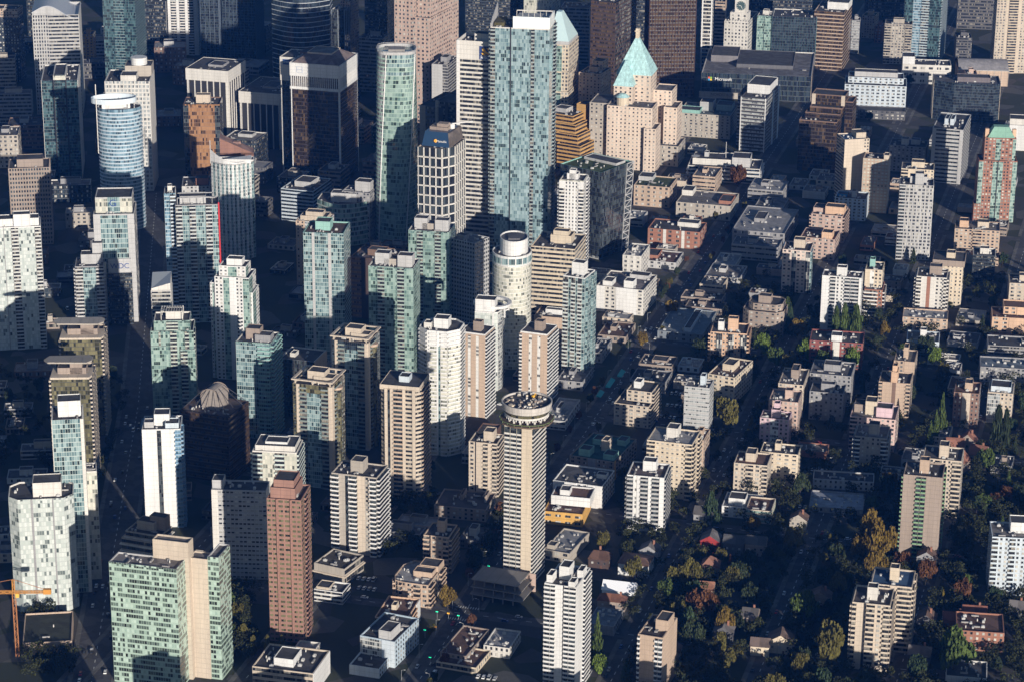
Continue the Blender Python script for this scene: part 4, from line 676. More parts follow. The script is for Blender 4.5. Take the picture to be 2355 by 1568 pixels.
for k, (x_, y_, h_) in enumerate(((-262, 1222, 34), (-205, 1225, 36), (-150, 1215, 44), (-92, 1228, 32), (-30, 1220, 40), (20, 1212, 46), (70, 1225, 34), (118, 1228, 38), (165, 1215, 44), (205, 1228, 30), (252, 1222, 40), (305, 1218, 42))):  # unseen blocks added below the frame to cast shade on the foreground
    t_ = Bld(); t_.w, t_.d, t_.h, t_.caps = 22, 18, h_, {}; t_.root = empty(AB, (x_, y_, 0), -radians(14), 'unseen apartment block added beyond the bottom edge to shade the foreground', 'building', 'unseen apartment blocks added for foreground shade'); FOOT.append((x_, y_, radians(14), 13, 11))
    block(t_, -11, 11, -9, 9, 0, h_, dict(wall=('beige', 'white', 'tan')[k % 3], F='n1', R='n1', bay=4, roof='tar')); roof_box(t_, -3, 3, -3, 3, h_ - 1, 5, 'beige')

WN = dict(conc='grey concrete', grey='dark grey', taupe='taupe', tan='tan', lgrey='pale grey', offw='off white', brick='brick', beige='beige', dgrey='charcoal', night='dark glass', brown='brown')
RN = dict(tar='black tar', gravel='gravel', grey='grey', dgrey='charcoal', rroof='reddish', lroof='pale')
k_ = 0; fr = random.Random(21)
def clear(x_, y_, a_, b_):
    for f in FOOT:
        dx, dy = x_ - f[0], y_ - f[1]
        if abs(dx * cos(f[2]) - dy * sin(f[2])) < f[3] + a_ and abs(dx * sin(f[2]) + dy * cos(f[2])) < f[4] + b_: return False
    return True
for _ in range(2600):
    if k_ >= 150: break
    x, y = fr.uniform(-30, 1250), fr.uniform(90, 1330)
    X_, Y_ = at(x, y); w_, d_, h_ = fr.uniform(18, 44), fr.uniform(16, 34), fr.uniform(6, 16 if y > 500 else 34)
    if y > 560: w_, d_, h_ = w_ * .7, d_ * .7, fr.uniform(4, 9)
    if y > 300 and abs(X_ - at(205 + (1600 - y) * .155 if y > 930 else 318 + (930 - y) * .086, y)[0]) < w_ / 2 + 17: continue
    o_ = ((X_ + 52) * cos(radians(15.2)) - (Y_ - 1341) * sin(radians(15.2)))
    if any(abs(o_ - q) < w_ / 2 + 9 for q in (0, -96)): continue
    if not clear(X_, Y_, w_ / 2 + 3, d_ / 2 + 3): continue
    k_ += 1; ro = radians(-6 if x < 420 else 15)
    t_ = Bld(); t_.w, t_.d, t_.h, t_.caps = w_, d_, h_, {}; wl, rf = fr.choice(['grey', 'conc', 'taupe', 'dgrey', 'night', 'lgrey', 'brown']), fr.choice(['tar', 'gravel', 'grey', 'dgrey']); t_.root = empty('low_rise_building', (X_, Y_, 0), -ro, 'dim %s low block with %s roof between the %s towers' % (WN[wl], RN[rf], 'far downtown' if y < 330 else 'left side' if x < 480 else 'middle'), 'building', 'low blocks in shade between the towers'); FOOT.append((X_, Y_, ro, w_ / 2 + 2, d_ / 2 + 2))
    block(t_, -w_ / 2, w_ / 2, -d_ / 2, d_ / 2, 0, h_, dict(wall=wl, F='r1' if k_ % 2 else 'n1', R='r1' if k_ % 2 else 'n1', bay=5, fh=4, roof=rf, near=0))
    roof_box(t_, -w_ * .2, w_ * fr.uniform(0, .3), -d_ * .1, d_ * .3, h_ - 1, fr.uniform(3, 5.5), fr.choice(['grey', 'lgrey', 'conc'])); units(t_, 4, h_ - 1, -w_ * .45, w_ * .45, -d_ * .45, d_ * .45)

k_ = 0
for _ in range(6000):
    if k_ >= 95: break
    x, y = fr.uniform(1260, 2340), fr.uniform(300, 1130)
    X_, Y_ = at(x, y); w_, d_, h_ = fr.uniform(11, 26), fr.uniform(12, 28), fr.uniform(4.5, 9)
    o_ = ((X_ + 52) * cos(radians(15.2)) - (Y_ - 1341) * sin(radians(15.2)))
    if any(abs(o_ - q) < w_ / 2 + (11 if q == 0 else 8) for q in (0, 106, 186, 264, 345, -96)) or (y > 800 and fr.random() < .5): continue
    if not clear(X_, Y_, w_ / 2 + .5, d_ / 2 + .5): continue
    k_ += 1; wl, rf = fr.choice(['conc', 'grey', 'taupe', 'tan', 'lgrey', 'offw', 'brick', 'beige']), fr.choice(['tar', 'tar', 'gravel', 'grey', 'dgrey', 'rroof', 'lroof']); t_ = Bld(); t_.w, t_.d, t_.h, t_.caps = w_, d_, h_, {}; t_.root = empty('low_rise_building', (X_, Y_, 0), -radians(15.2), 'small %s block with %s roof %s' % (WN[wl], RN[rf], 'along the shaded avenue' if o_ < 100 else 'one street right of the avenue' if o_ < 190 else 'well right of the avenue'), 'building', 'small roofs packed right of the avenue'); FOOT.append((X_, Y_, radians(15.2), w_ / 2 + .3, d_ / 2 + .3))
    block(t_, -w_ / 2, w_ / 2, -d_ / 2, d_ / 2, 0, h_, dict(wall=wl, F=('r1', 'n1', '')[k_ % 3], R=('', 'n1')[k_ % 2], bay=6, ww=.4, fh=4, rh=.34, par=.6, roof=rf, near=0))
    if fr.random() < .6: a_, c_ = fr.uniform(-.4, .1), fr.uniform(-.4, .1); roof_box(t_, w_ * a_, w_ * (a_ + .25), d_ * c_, d_ * (c_ + .22), h_ - .6, fr.uniform(1.8, 3.2), fr.choice(['grey', 'lgrey', 'conc', 'offw', 'taupe']))
    units(t_, 7, h_ - .6, -w_ * .46, w_ * .46, -d_ * .46, d_ * .46)
# ------------------------------------------------------------------ special crowns and signs
def part(mb, name, mat, bd): return mb.build(name, mat, bd.root if hasattr(bd, 'root') else bd)
def hip(bd, x0, x1, y0, y1, z, h, mat, t=.0, name='hipped_roof', over=0, cx=.5, cy=.5):
    x0 -= over; x1 += over; y0 -= over; y1 += over
    mx, my = x0 + (x1 - x0) * cx, y0 + (y1 - y0) * cy
    P = [(x0, y0), (x1, y0), (x1, y1), (x0, y1)]; Q = [(mx + (p[0] - mx) * t, my + (p[1] - my) * t) for p in P]
    m = MB()
    for i in range(4): m.face([(*P[i], z), (*P[(i + 1) % 4], z), (*Q[(i + 1) % 4], z + h), (*Q[i], z + h)])
    m.face([(*q, z + h) for q in Q]); m.face([(*p, z) for p in P[::-1]])
    return part(m, name, mat, bd)
def cyl(x, y, r, n=24, ry=None): return [(x + r * cos(2 * pi * i / n), y + (ry or r) * sin(2 * pi * i / n)) for i in range(n)]
def text(bd, s, size, x, y, z, col, name='lettering', parent=None, rz=0.0):
    cu = bpy.data.curves.new(name, 'FONT'); cu.body = s; cu.size = size; cu.extrude = .05; cu.align_x = 'CENTER'; cu.align_y = 'CENTER'
    cu.materials.append(plain(col, .5))
    t_ = bpy.data.objects.new(name, cu); me = bpy.data.meshes.new_from_object(t_); bpy.data.objects.remove(t_)
    o = bpy.data.objects.new(name, me); COL.objects.link(o); o.parent = parent or bd.root; o.location = (x, y, z); o.rotation_euler = (pi / 2, 0, rz)
    return o
def disc_y(x, y, z, r, n=20, t=.2):
    """upright disc facing the front"""
    m = MB(); P = [(x + r * cos(2 * pi * i / n), z + r * sin(2 * pi * i / n)) for i in range(n)]
    m.face([(p[0], y, p[1]) for p in P])
    for i in range(n): p, q = P[i], P[(i + 1) % n]; m.face([(p[0], y, p[1]), (p[0], y + t, p[1]), (q[0], y + t, q[1]), (q[0], y, q[1])])
    return m
def sheet(bd, xs, prof, y0, y1, name, mat, th=.6):
    """roof swept along y with height profile prof(x), with thickness"""
    m = MB()
    for a, b in zip(xs, xs[1:]):
        za, zb = prof(a), prof(b)
        m.face([(a, y0, za), (b, y0, zb), (b, y1, zb), (a, y1, za)]); m.face([(a, y1, za - th), (b, y1, zb - th), (b, y0, zb - th), (a, y0, za - th)])
        m.face([(a, y0, za - th), (b, y0, zb - th), (b, y0, zb), (a, y0, za)]); m.face([(b, y1, zb - th), (a, y1, za - th), (a, y1, za), (b, y1, zb)])
    return part(m, name, mat, bd)
def rng(a, b, n): return [a + (b - a) * i / n for i in range(n + 1)]
# wave roof
b = WAVE; w, d, h = b.w, b.d, b.h
wp = lambda x: h + 3 + 5.5 * sin((x / w + .5) * pi * 1.75 - .35) - 3 * (x / w)
m = MB()
for a, c in zip(rng(-w / 2, w / 2, 16), rng(-w / 2, w / 2, 16)[1:]): m.face([(a, -d / 2, h - .5), (c, -d / 2, h - .5), (c, -d / 2, wp(c)), (a, -d / 2, wp(a))])
m.face([(w / 2, -d / 2, h - 1), (w / 2, d / 2, h - 1), (w / 2, d / 2, wp(w / 2)), (w / 2, -d / 2, wp(w / 2))]); part(m, 'gable_wall', 'lgrey', b)
sheet(b, rng(-w / 2 - .5, w / 2 + .5, 18), lambda x: wp(x) + .6, -d / 2 - .8, d / 2 + 8, 'wave_roof', plain((.42, .45, .5), .5))
# white bank tower
b = RBC; m = MB(); m.box(-b.w * .02, b.w * .22, -b.d / 2 - .4, -b.d / 2, b.h - 15.5, b.h - 4, bottom=True); sg = part(m, 'logo_sign', plain((.02, .05, .18)), b)
m = MB(); y = -b.d / 2 - .55
for pts in (((.03, -5.5), (.07, -5), (.12, -8), (.19, -10), (.19, -11), (.10, -10), (.05, -8.5)), ((.13, -5.2), (.18, -5.6), (.19, -8), (.16, -7.4)), ((.02, -9.8), (.06, -9.5), (.12, -11.2), (.17, -11.8), (.05, -11.6))):
    m.face([(b.w * px, y, b.h + pz) for px, pz in pts][::-1])
m.build('emblem', plain((.75, .42, .04)), sg)
text(b, 'RBC', 4.2, b.w * .10, y, b.h - 13.6, (.8, .8, .8), parent=sg)
# tallest tower
b = SHANG; w, d, h = b.w, b.d, b.h
m = MB(); m.box(-.12 * w, .5 * w, -d * .5, -d * .5 + 1, h, h + 9.5); m.box(.5 * w - 1, .5 * w, -d * .5 + 1, d * .3, h, h + 9.5); part(m, 'crown_screen', plain((.82, .88, .88), .4), b)
m = MB(); m.box(-.1 * w, .46 * w, -d * .4, d * .3, h - 1, h + 6.5); part(m, 'plant_room', 'lgrey', b)
m = MB(); x = -.5 * w
m.face([(x, d * .45, h), (x, -d * .5, h), (x, -d * .5, h + 3), (x, d * .45, h + 13)]); m.face([(x + .8, -d * .5, h), (x + .8, d * .45, h), (x + .8, d * .45, h + 13), (x + .8, -d * .5, h + 3)])
m.face([(x, -d * .5, h + 3), (x + .8, -d * .5, h + 3), (x + .8, d * .45, h + 13), (x, d * .45, h + 13)]); m.face([(x, -d * .5, h), (x + .8, -d * .5, h), (x + .8, -d * .5, h + 3), (x, -d * .5, h + 3)]); part(m, 'sail_wall', 'lgrey', b)
m = MB(); m.box(-.46 * w, -.3 * w, -.3 * d, .3 * d, h - 1, h + 2.2); part(m, 'roof_planting', roofmat((.09, .08, .03)), b)
m = MB()
for k in (0, 1): m.bar((-.1 * w, -.1 * d + k * 1.5, h + 11.5), (.5 * w, -.05 * d + k * 1.5, h + 11.5), .5)
for k in range(7): m.bar((-.1 * w + k * w * .1, -.1 * d, h + 6), (-.1 * w + k * w * .1, -.1 * d, h + 11.5), .35)
part(m, 'cleaning_gantry', 'offw', b)
# pyramid tower
b = CATH; w, d, h = b.w, b.d, b.h
m = MB(); m.box(-w * .48, w * .48, -d * .45, d * .45, h - 1, h + 3); part(m, 'attic', 'lgrey', b)
hip(b, -w * .48, w * .48, -d * .45, d * .45, h + 3, 26, plain((.52, .68, .70), .25), .22, 'glass_pyramid', cx=.3)
# clock tower
b = CLOCK; w, d, h = b.w, b.d, b.h
m = MB(); m.box(-w * .28, w * .45, -d * .5 + 1.5, -d * .5 + 1.5 + w * .6, h - 1, h + 9.5); s1 = part(m, 'tower_stage', 'offw', b)
for k in range(2):
    for j in range(3): place('window', win_mesh(2.2, 2.0, 'win'), b.root, (-w * .28 + w * .73 * (j + .5) / 3, -d * .5 + 1.5, h + 1.6 + k * 3.6), 0)
x0, x1 = -w * .08, w * .38; yy = -d * .5 + 3
m = MB(); m.box(x0, x1, yy, yy + (x1 - x0), h + 9.5, h + 26); st = part(m, 'clock_stage', 'offw', b)
m = MB()
for x in (x0, x1): m.box(x - .6, x + .6, yy - .3, yy + .9, h + 9, h + 27.5)
m.box(x0 - .8, x1 + .8, yy - .5, yy, h + 9, h + 9.9); m.box(-w * .3, w * .47, -d / 2 - .6, -d / 2 + .1, h - 1.2, h + .6)
for i in range(9): m.box(-w / 2 + w * (i + .3) / 9, -w / 2 + w * (i + .7) / 9, -d / 2 - .3, -d / 2 + .4, h + .6, h + 1.9)
part(m, 'cornice', 'offw', b)
cx = (x0 + x1) / 2; R_ = (x1 - x0) * .42
part(disc_y(cx, yy - .3, h + 17, R_), 'clock_face', plain((.05, .09, .09)), b)
m = MB()
for i in range(12): a = i * pi / 6; m.bar((cx + R_ * .78 * cos(a), yy - .42, h + 17 + R_ * .78 * sin(a)), (cx + R_ * .95 * cos(a), yy - .42, h + 17 + R_ * .95 * sin(a)), .4)
m.bar((cx, yy - .45, h + 17), (cx - R_ * .5, yy - .45, h + 17 + R_ * .1), .45); m.bar((cx, yy - .45, h + 17), (cx + R_ * .3, yy - .45, h + 17 - R_ * .6), .4)
part(m, 'clock_hands', plain((.7, .72, .7)), b)
# bronze tower roof and the mark on its crown
b = BRONZE; w, d, h = b.w, b.d, b.h
roof_box(b, -w / 2 - .8, w / 2 + .8, -d / 2 - .8, d / 2 + .8, h - 12, 12.4, 'white', 'crown_band', roof=(.13, .10, .095))
hip(b, -w * .47, w * .47, -d * .47, d * .47, h, 7, roofmat((.16, .125, .12)), .5, 'sloped_roof')
roof_box(b, -w * .25, w * .25, -d * .25, d * .25, h + 6.6, 1.4, 'beige', 'roof_deck', roof='gravel')
m = MB()
for k in range(24):
    x = -w / 2 + w * (k + .5) / 24; m.box(x - .35, x + .35, -d / 2 - .75, -d / 2 + .05, h - 22, h - 12, bottom=True)
for k in range(20):
    y = -d / 2 + d * (k + .5) / 20; m.box(w / 2 - .05, w / 2 + .75, y - .35, y + .35, h - 22, h - 12, bottom=True)
m.box(-w / 2 - .8, w / 2 + .8, -d / 2 - .8, -d / 2 + .05, h - 24.5, h - 22, bottom=True); m.box(w / 2 - .05, w / 2 + .8, -d / 2 + .06, d / 2, h - 24.5, h - 22, bottom=True)
part(m, 'louvre_frame', 'white', b)
m = MB(); y = -d / 2 - 1.0
for x0, x1, z0, z1 in ((-.37, -.25, -3.2, -2.9), (-.37, -.25, -8.6, -8.3), (-.37, -.36, -8.3, -3.2), (-.26, -.25, -8.3, -3.2), (-.37, -.25, -6.0, -5.6)): m.box(w * x0, w * x1, y, y + .15, h + z0, h + z1, bottom=True)
part(m, 'emblem', plain((.35, .42, .55)), b)
m = MB(); m.box(-w / 2 - 3, -w / 2 + 3, 0, .3, 0, .1)
# twisting oval tower
b = TRUMP; w, d, h = b.w, b.d, b.h
n = 36; fh = 3.6; nf = int(h / fh); fh = h / nf
def ring_at(k, s=1.0):
    a = radians(-34 + 34.0 * k / nf); rr = []
    for i in range(n):
        t = 2 * pi * i / n; c, s_ = cos(t), sin(t)
        ex = .62; x = copysign(abs(c) ** ex, c) * w * .47; y = copysign(abs(s_) ** ex, s_) * d * .5
        rr.append(((x * cos(a) - y * sin(a)) * s, (x * sin(a) + y * cos(a)) * s))
    return rr
m = MB(); bal = MB()
for k in range(nf):
    P, Q = ring_at(k), ring_at(k + 1)
    for i in range(n):
        j = (i + 1) % n; left = 15 < i < 25
        mi = 1 if left else (2 if k in (nf - 1, nf - 2, nf - 3, nf - 5) else 0)
        m.face([(*P[i], k * fh), (*P[j], k * fh), (*Q[j], (k + 1) * fh), (*Q[i], (k + 1) * fh)], mi, [(i * 2.4, k), (i * 2.4 + 2.4, k), (i * 2.4 + 2.4, k + 1), (i * 2.4, k + 1)])
m.face([(*p, h) for p in ring_at(nf)])
m.build('glass_wall', ['green2', 'g_grey', 'teal'], b.root)
for k in range(1, nf):
    o_, i_ = ring_at(k, 1.03), ring_at(k, .99)
    for i in range(n):
        j = (i + 1) % n; e = 1.0 if 15 < i < 25 else .35
        oo = [(i_[q][0] + (o_[q][0] - i_[q][0]) * e, i_[q][1] + (o_[q][1] - i_[q][1]) * e) for q in (i, j)]; ii = [i_[q] for q in (i, j)]; z0, z1 = k * fh - .2, k * fh + (.9 if e == 1 else .25)
        bal.face([(*oo[0], z0), (*oo[1], z0), (*oo[1], z1), (*oo[0], z1)]); bal.face([(*oo[0], z1), (*oo[1], z1), (*ii[1], z1), (*ii[0], z1)])
bal.build('floor_bands', plain((.30, .42, .36)), b.root)
for i in (25, 33):
    m = MB()
    for k in range(nf): m.bar((*ring_at(k, 1.03)[i], k * fh), (*ring_at(k + 1, 1.03)[i], (k + 1) * fh), .8)
    m.build('white_seam', 'white', b.root)
m = MB(); m.ring(ring_at(nf, 1.01), ring_at(nf, .93), h, h + 2.5); m.build('roof_rim', 'lgrey', b.root)
m = MB(); m.box(-w * .2, w * .2, -d * .15, d * .2, h, h + 2.2); m.build('penthouse', (.3, .28, .26), b.root)
m = MB()
for i in range(0, n, 3): p, q = ring_at(nf, 1.04)[i], ring_at(nf, 1.04)[(i + 3) % n]; m.bar((*p, h + 3.2), (*q, h + 3.2), .25); m.bar((*p, h + 2), (*p, h + 3.2), .25)
m.build('rail', 'lgrey', b.root)
# gridded tower with blue hat
b = MANU; w, d, h = b.w, b.d, b.h
hip(b, -w * .44, w * .40, -d * .38, d * .46, h, 12, plain((.02, .05, .105), .25), .82, 'glass_hat')
m = MB(); m.box(-w * .3, w * .25, -d * .15, d * .2, h + 12, h + 14.5); m.box(-w * .1, w * .22, -d * .1, d * .1, h + 14.5, h + 17); part(m, 'plant_room', 'taupe', b)
hip(b, -w * .15, w * .44, -d * .36, d * .5, h, 11.6, roofmat((.12, .10, .09)), .84, 'side_hat')
part(disc_y(0, -d * .38 - .8, h + 5.2, 1.5), 'logo_disc', plain((.85, .42, .05)), b)
text(b, 'Manulife', 2.6, w * .18, -d * .38 - .8, h + 5, (.8, .8, .8))
m = MB(); m.prism(cyl(w * .28, d * .1, 2.2, 12), h + 12, h + 16); m.bar((w * .28, d * .1, h + 16), (w * .85, d * .25, h + 18), .9); part(m, 'cleaning_crane', 'white', b)
# ring crown of blue oval tower
b = OVAL; w, d, h = b.w, b.d, b.h
o_ = cyl(-w * .12, -d * .02, w * .52, 32, d * .42); m = MB(); m.ring(o_, inset(o_, .8), h + 4, h + 8.5); part(m, 'ring_crown', plain((.62, .70, .76), .35), b)
m = MB(); m.bar((-w * .52, -d * .3, h - 40), (-w * .52, -d * .3, h + 22), .7); part(m, 'mast', 'offw', b)
m = MB(); m.bar((-w * .3, -d * .2, h), (-w * .3, -d * .2, h + 5), .8); m.bar((w * .2, -d * .3, h), (w * .2, -d * .3, h + 5), .8); m.bar((0, d * .3, h), (0, d * .3, h + 5), .8); part(m, 'crown_posts', 'offw', b)
# white curved tower: rising sail parapet and mast
b = MARK; w, d, h = b.w, b.d, b.h
P = shape('bow', -w / 2, w / 2, -d / 2, d / 2)[:11]; m = MB()
for i in range(10):
    p, q = P[i], P[i + 1]; z0, z1 = [h + 1 + 9 * (1 - k / 7) ** 2 if k < 7 else h + 1 for k in (i, i + 1)]
    m.face([(*p, h - 1), (*q, h - 1), (*q, z1), (*p, z0)]); m.face([(q[0], q[1] + .5, h - 1), (p[0], p[1] + .5, h - 1), (p[0], p[1] + .5, z0), (q[0], q[1] + .5, z1)]); m.face([(*p, z0), (*q, z1), (q[0], q[1] + .5, z1), (p[0], p[1] + .5, z0)])
part(m, 'sail_parapet', 'white', b)
m = MB(); m.bar((-w / 2, -d / 2 + 4, h), (-w / 2, -d / 2 + 4, h + 20), .6); part(m, 'mast', 'lgrey', b)
m = MB(); m.prism([(-w * .2, -d * .2), (w * .45, -d * .3), (w * .45, d * .3)], h - .8, h + 2.5); part(m, 'penthouse', 'white', b)
# brick slab with wedge roof
for o in bpy.data.objects:
    if o.name == 'brick_tower':
        fx = FOOT[[k for k, f in enumerate(FOOT) if f is WEDGE][0]]; w, d = fx[3] * 2 - 4, fx[4] * 2 - 4
        hh = max((v.co.z for ch in o.children for v in ch.data.vertices), default=60)
        m = MB(); z = hh - 2
        A, B_, C_, D_ = (-w / 2, -d / 2), (w / 2, -d / 2), (w / 2, d / 2), (-w / 2, d / 2); za, zb = z + 15, z + 1.5
        m.face([(*A, z), (*B_, z), (*B_, zb), (*A, za)]); m.face([(*C_, z), (*D_, z), (*D_, za), (*C_, zb)]); m.face([(*D_, z), (*A, z), (*A, za), (*D_, za)]); m.face([(*B_, z), (*C_, z), (*C_, zb), (*B_, zb)])
        part(m, 'gable_wall', (.26, .135, .10), o); m = MB(); m.face([(*A, za + .05), (*B_, zb + .05), (*C_, zb + .05), (*D_, za + .05)]); m.box(-w * .1, w * .12, -2, 2, z + 8, z + 10.3); part(m, 'wedge_roof', roofmat((.24, .15, .13)), o)
# red strip, letter sign, lettered white box, blue bank sign
b = RED; m = MB(); m.box(b.w / 2 - .6, b.w / 2 + .55, -b.d / 2 - .9, -b.d / 2 + .8, b.h * .3, b.h + 1.5, bottom=True); part(m, 'red_strip', plain((.5, .02, .025)), b)
m = MB()
for k in range(6): m.bar((-b.w * .45 + k * b.w * .16, -b.d * .4, b.h), (-b.w * .45 + k * b.w * .16, -b.d * .4, b.h + 5), .35)
m.bar((-b.w * .45, -b.d * .4, b.h + 5), (b.w * .35, -b.d * .4, b.h + 5), .5); m.bar((-b.w * .45, b.d * .2, b.h + 5), (b.w * .35, b.d * .2, b.h + 5), .5); part(m, 'roof_pergola', 'lgrey', b)
b = GSIGN; text(b, 'G', 8, -b.w * .02, -b.d * .3 - .6, b.h * 1.075, (.02, .06, .22), 'letter_sign')
b = WDC; text(b, 'WDC', 6, 0, -b.d * .4 - .35, b.h + 5, (.03, .07, .25))
for o in list(bpy.data.objects):
    if o.get('label', '').startswith('dark tower with white crown standing'):
        ch = [c for c in o.children if c.name.startswith('cornice')][0]; xs = [v.co.x for v in ch.data.vertices]; ys = [v.co.y for v in ch.data.vertices]; zs = [v.co.z for v in ch.data.vertices]
        m = MB(); x0, x1, y, z = min(xs) + 3, min(xs) + 12, min(ys) - .3, max(zs) - 2.2
        m.box(x0, x1, y, y + .35, z - 5, z, bottom=True); sg = m.build('sign_panel', plain((.02, .06, .20)), o)
        text(None, 'BMO', 2.7, x0 + 3.4, y - .06, z - 2.5, (.6, .7, .8), parent=sg); disc = disc_y(x0 + 7.3, y - .1, z - 2.5, 1.1); disc.build('roundel', plain((.5, .12, .12)), sg)
# department store sign
b = STORE; w, d, h = b.w, b.d, b.h
y = -d / 2 - .8; m = MB(); s_ = 2.1
for i, c in enumerate(((.75, .12, .05), (.25, .5, .05), (.02, .35, .7), (.85, .55, .03))):
    q = MB(); x = -w * .44 + (i % 2) * s_; z = h - 6 - (i // 2) * s_; q.box(x, x + s_ * .92, y, y + .4, z, z + s_ * .92, bottom=True); part(q, 'logo_square', plain(c), b)
text(b, 'Microsoft', 4.6, -w * .44 + 16, y, h - 6.2, (.9, .9, .88))
m = MB(); m.box(-w * .5 - 2, -w * .14, -d / 2 - 4, -d / 2 - .9, 1, h * .27); part(m, 'entrance_band', 'conc', b); text(b, 'NORDSTROM', 4.0, -w * .3, -d / 2 - 4.1, h * .18, (.10, .10, .12))
# chateau hotel roofs
b = HOTEL; w, d, h = b.w, b.d, b.h
cop = solid((.46, .72, .74), .6, .34, .5)
X = lambda a: (a - .5) * w
Y = lambda a: (a - .5) * d
hip(b, X(.08), X(.84), Y(1.0), Y(2.1), h * 1.40, 34, cop, .08, 'copper_roof', .8)
hip(b, X(.08), X(.5), Y(.5), Y(1.1), h * 1.26, 22, cop, .12, 'front_copper_roof', .6, cy=.95)
m = MB(); m.box(X(.42), X(.5), Y(1.48), Y(1.66), h * 1.4 + 30, h * 1.4 + 42); m.box(X(.40), X(.52), Y(1.45), Y(1.69), h * 1.4 + 39, h * 1.4 + 40); part(m, 'chimney', 'cream', b)
for k in range(4): q = MB(); q.prism([(X(.18 + .13 * k) - 1, Y(1.0) + 3), (X(.18 + .13 * k) + 1, Y(1.0) + 3), (X(.18 + .13 * k) + 1, Y(1.0) + 6), (X(.18 + .13 * k) - 1, Y(1.0) + 6)], h * 1.4 + 3, h * 1.4 + 9, poly2=[(X(.18 + .13 * k), Y(1) + 3)] * 2 + [(X(.18 + .13 * k), Y(1) + 6)] * 2, top=False); part(q, 'dormer', cop, b)
m = MB(); m.prism(cyl(X(.3), Y(.35), 6, 16), h - 1, h + 7); part(m, 'bay_turret', 'cream', b); m = MB(); m.prism(cyl(X(.3), Y(.35), 6.8, 16), h + 7, h + 10, poly2=cyl(X(.3), Y(.35), 3, 16), bottom=True); part(m, 'turret_roof', cop, b)
# hall vault, red tower hip, flare lattice, pergola, slanted top
b = HALL; sheet(b, rng(-b.w / 2 - 1, b.w / 2 + 1, 12), lambda x: b.h + .8, -b.d / 2 - 1, -b.d / 2 + 2, 'eave', 'lgrey')
m = MB(); ys = rng(-b.d / 2, b.d / 2, 10)
for a, c in zip(ys, ys[1:]): za, zc = [b.h + 8 * cos((t / b.d) * pi) for t in (a, c)]; m.face([(-b.w / 2, a, za), (b.w / 2, a, za), (b.w / 2, c, zc), (-b.w / 2, c, zc)])
part(m, 'vault_roof', roofmat((.30, .29, .30)), b)
b = REDG; hip(b, (.2 - .5) * b.w, (.9 - .5) * b.w, (.15 - .5) * b.d, (.85 - .5) * b.d, b.h * 1.36, 9, solid((.22, .42, .33), .7), .55, 'hipped_roof')
for x in (.13, .84): q = MB(); q.box((x - .5) * b.w, (x - .4) * b.w, -b.d * .2, -b.d * .05, b.h * 1.36 - 1, b.h * 1.36 + 7); part(q, 'chimney', 'peach', b)
b = FLARE; m = MB(); w, d, h = b.w, b.d, b.h; tp = 1.14; n_ = 14
for k in range(n_):
    f0, f1 = k / n_, (k + 1) / n_; q0, q1 = 1 + (tp - 1) * f0, 1 + (tp - 1) * f1
    for yy in (.30, .52): m.bar((w / 2 * q0 + .5, d * yy * q0, h * f0), (w / 2 * q1 + .5, d * yy * q1, h * f1), .5)
    m.bar((w / 2 * q1 + .5, d * .30 * q1, h * f1), (w / 2 * q1 + .5, d * .52 * q1, h * f1), .7); m.bar((w / 2 * q0 + .5, d * (.3 if k % 2 else .52) * q0, h * f0), (w / 2 * q1 + .5, d * (.52 if k % 2 else .3) * q1, h * f1), .5)
part(m, 'white_lattice', 'lgrey', b)
b = PERG; m = MB()
for k in range(9): m.bar((-b.w * .25 + k * b.w * .06, -b.d * .3, b.h * 1.10 + 6), (-b.w * .25 + k * b.w * .06, b.d * .2, b.h * 1.10 + 6), .45)
m.bar((-b.w * .25, -b.d * .3, b.h * 1.10 + 5.6), (b.w * .25, -b.d * .3, b.h * 1.10 + 5.6), .4); m.bar((-b.w * .25, b.d * .2, b.h * 1.10 + 5.6), (b.w * .25, b.d * .2, b.h * 1.10 + 5.6), .4)
for x in (-.25, .25):
    for y in (-.3, .2): m.bar((b.w * x, b.d * y, b.h * 1.09), (b.w * x, b.d * y, b.h * 1.10 + 6), .4)
part(m, 'roof_pergola', 'offw', b)
b = SLANT; w, d, h = b.w, b.d, b.h; m = MB(); z = h - .5
A, B_, C_, D_ = (-w / 2, -d / 2), (w / 2, -d / 2), (w / 2, d / 2), (-w / 2, d / 2)
m.face([(*B_, z), (*C_, z), (*C_, z + 9), (*B_, z + 6)], 0); m.face([(*A, z), (*B_, z), (*B_, z + 6), (*A, z + 2)], 0); m.face([(*D_, z), (*A, z), (*A, z + 2), (*D_, z + 8.5)], 0); m.face([(*A, z + 2), (*B_, z + 6), (*C_, z + 9), (*D_, z + 8.5)], 1)
part(m, 'slanted_top', ['offw', plain((.26, .29, .32), .2)], b)
# round tower crown, ring tower, flat dish block
b = ROUND; o_ = cyl(b.w * .05, b.d * .05, b.w * .36, 28, b.d * .42); m = MB(); m.ring(o_, inset(o_, .6), b.h - 1, b.h + 10.5); part(m, 'oval_crown', 'white', b)
m = MB(); m.prism(inset(o_, .6), b.h + 8.4, b.h + 9.4); m.box(-b.w * .1, b.w * .2, -b.d * .15, b.d * .2, b.h + 9.4, b.h + 10.8); part(m, 'plant_room', 'dgrey', b)
m = MB(); o_ = cyl(0, 0, b.w * .505, 32, b.d * .505); m.ring(o_, inset(o_, .5), b.h - 8, b.h - .1, bottom=True); part(m, 'top_storey_band', 'white', b)
for i in range(9): a = -pi / 2 + (i - 4) * .36; place('window', win_mesh(4.5, 5.0, 'teal'), b.root, (b.w * .505 * cos(a), b.d * .505 * sin(a), b.h - 6.8), a + pi / 2)
b = RINGT; o_ = cyl(b.w * .06, b.d * .1, b.w * .76, 36, b.w * .72); m = MB(); m.ring(o_, inset(o_, 3.0), b.h + 1.5, b.h + 3.5); part(m, 'roof_ring', 'white', b)
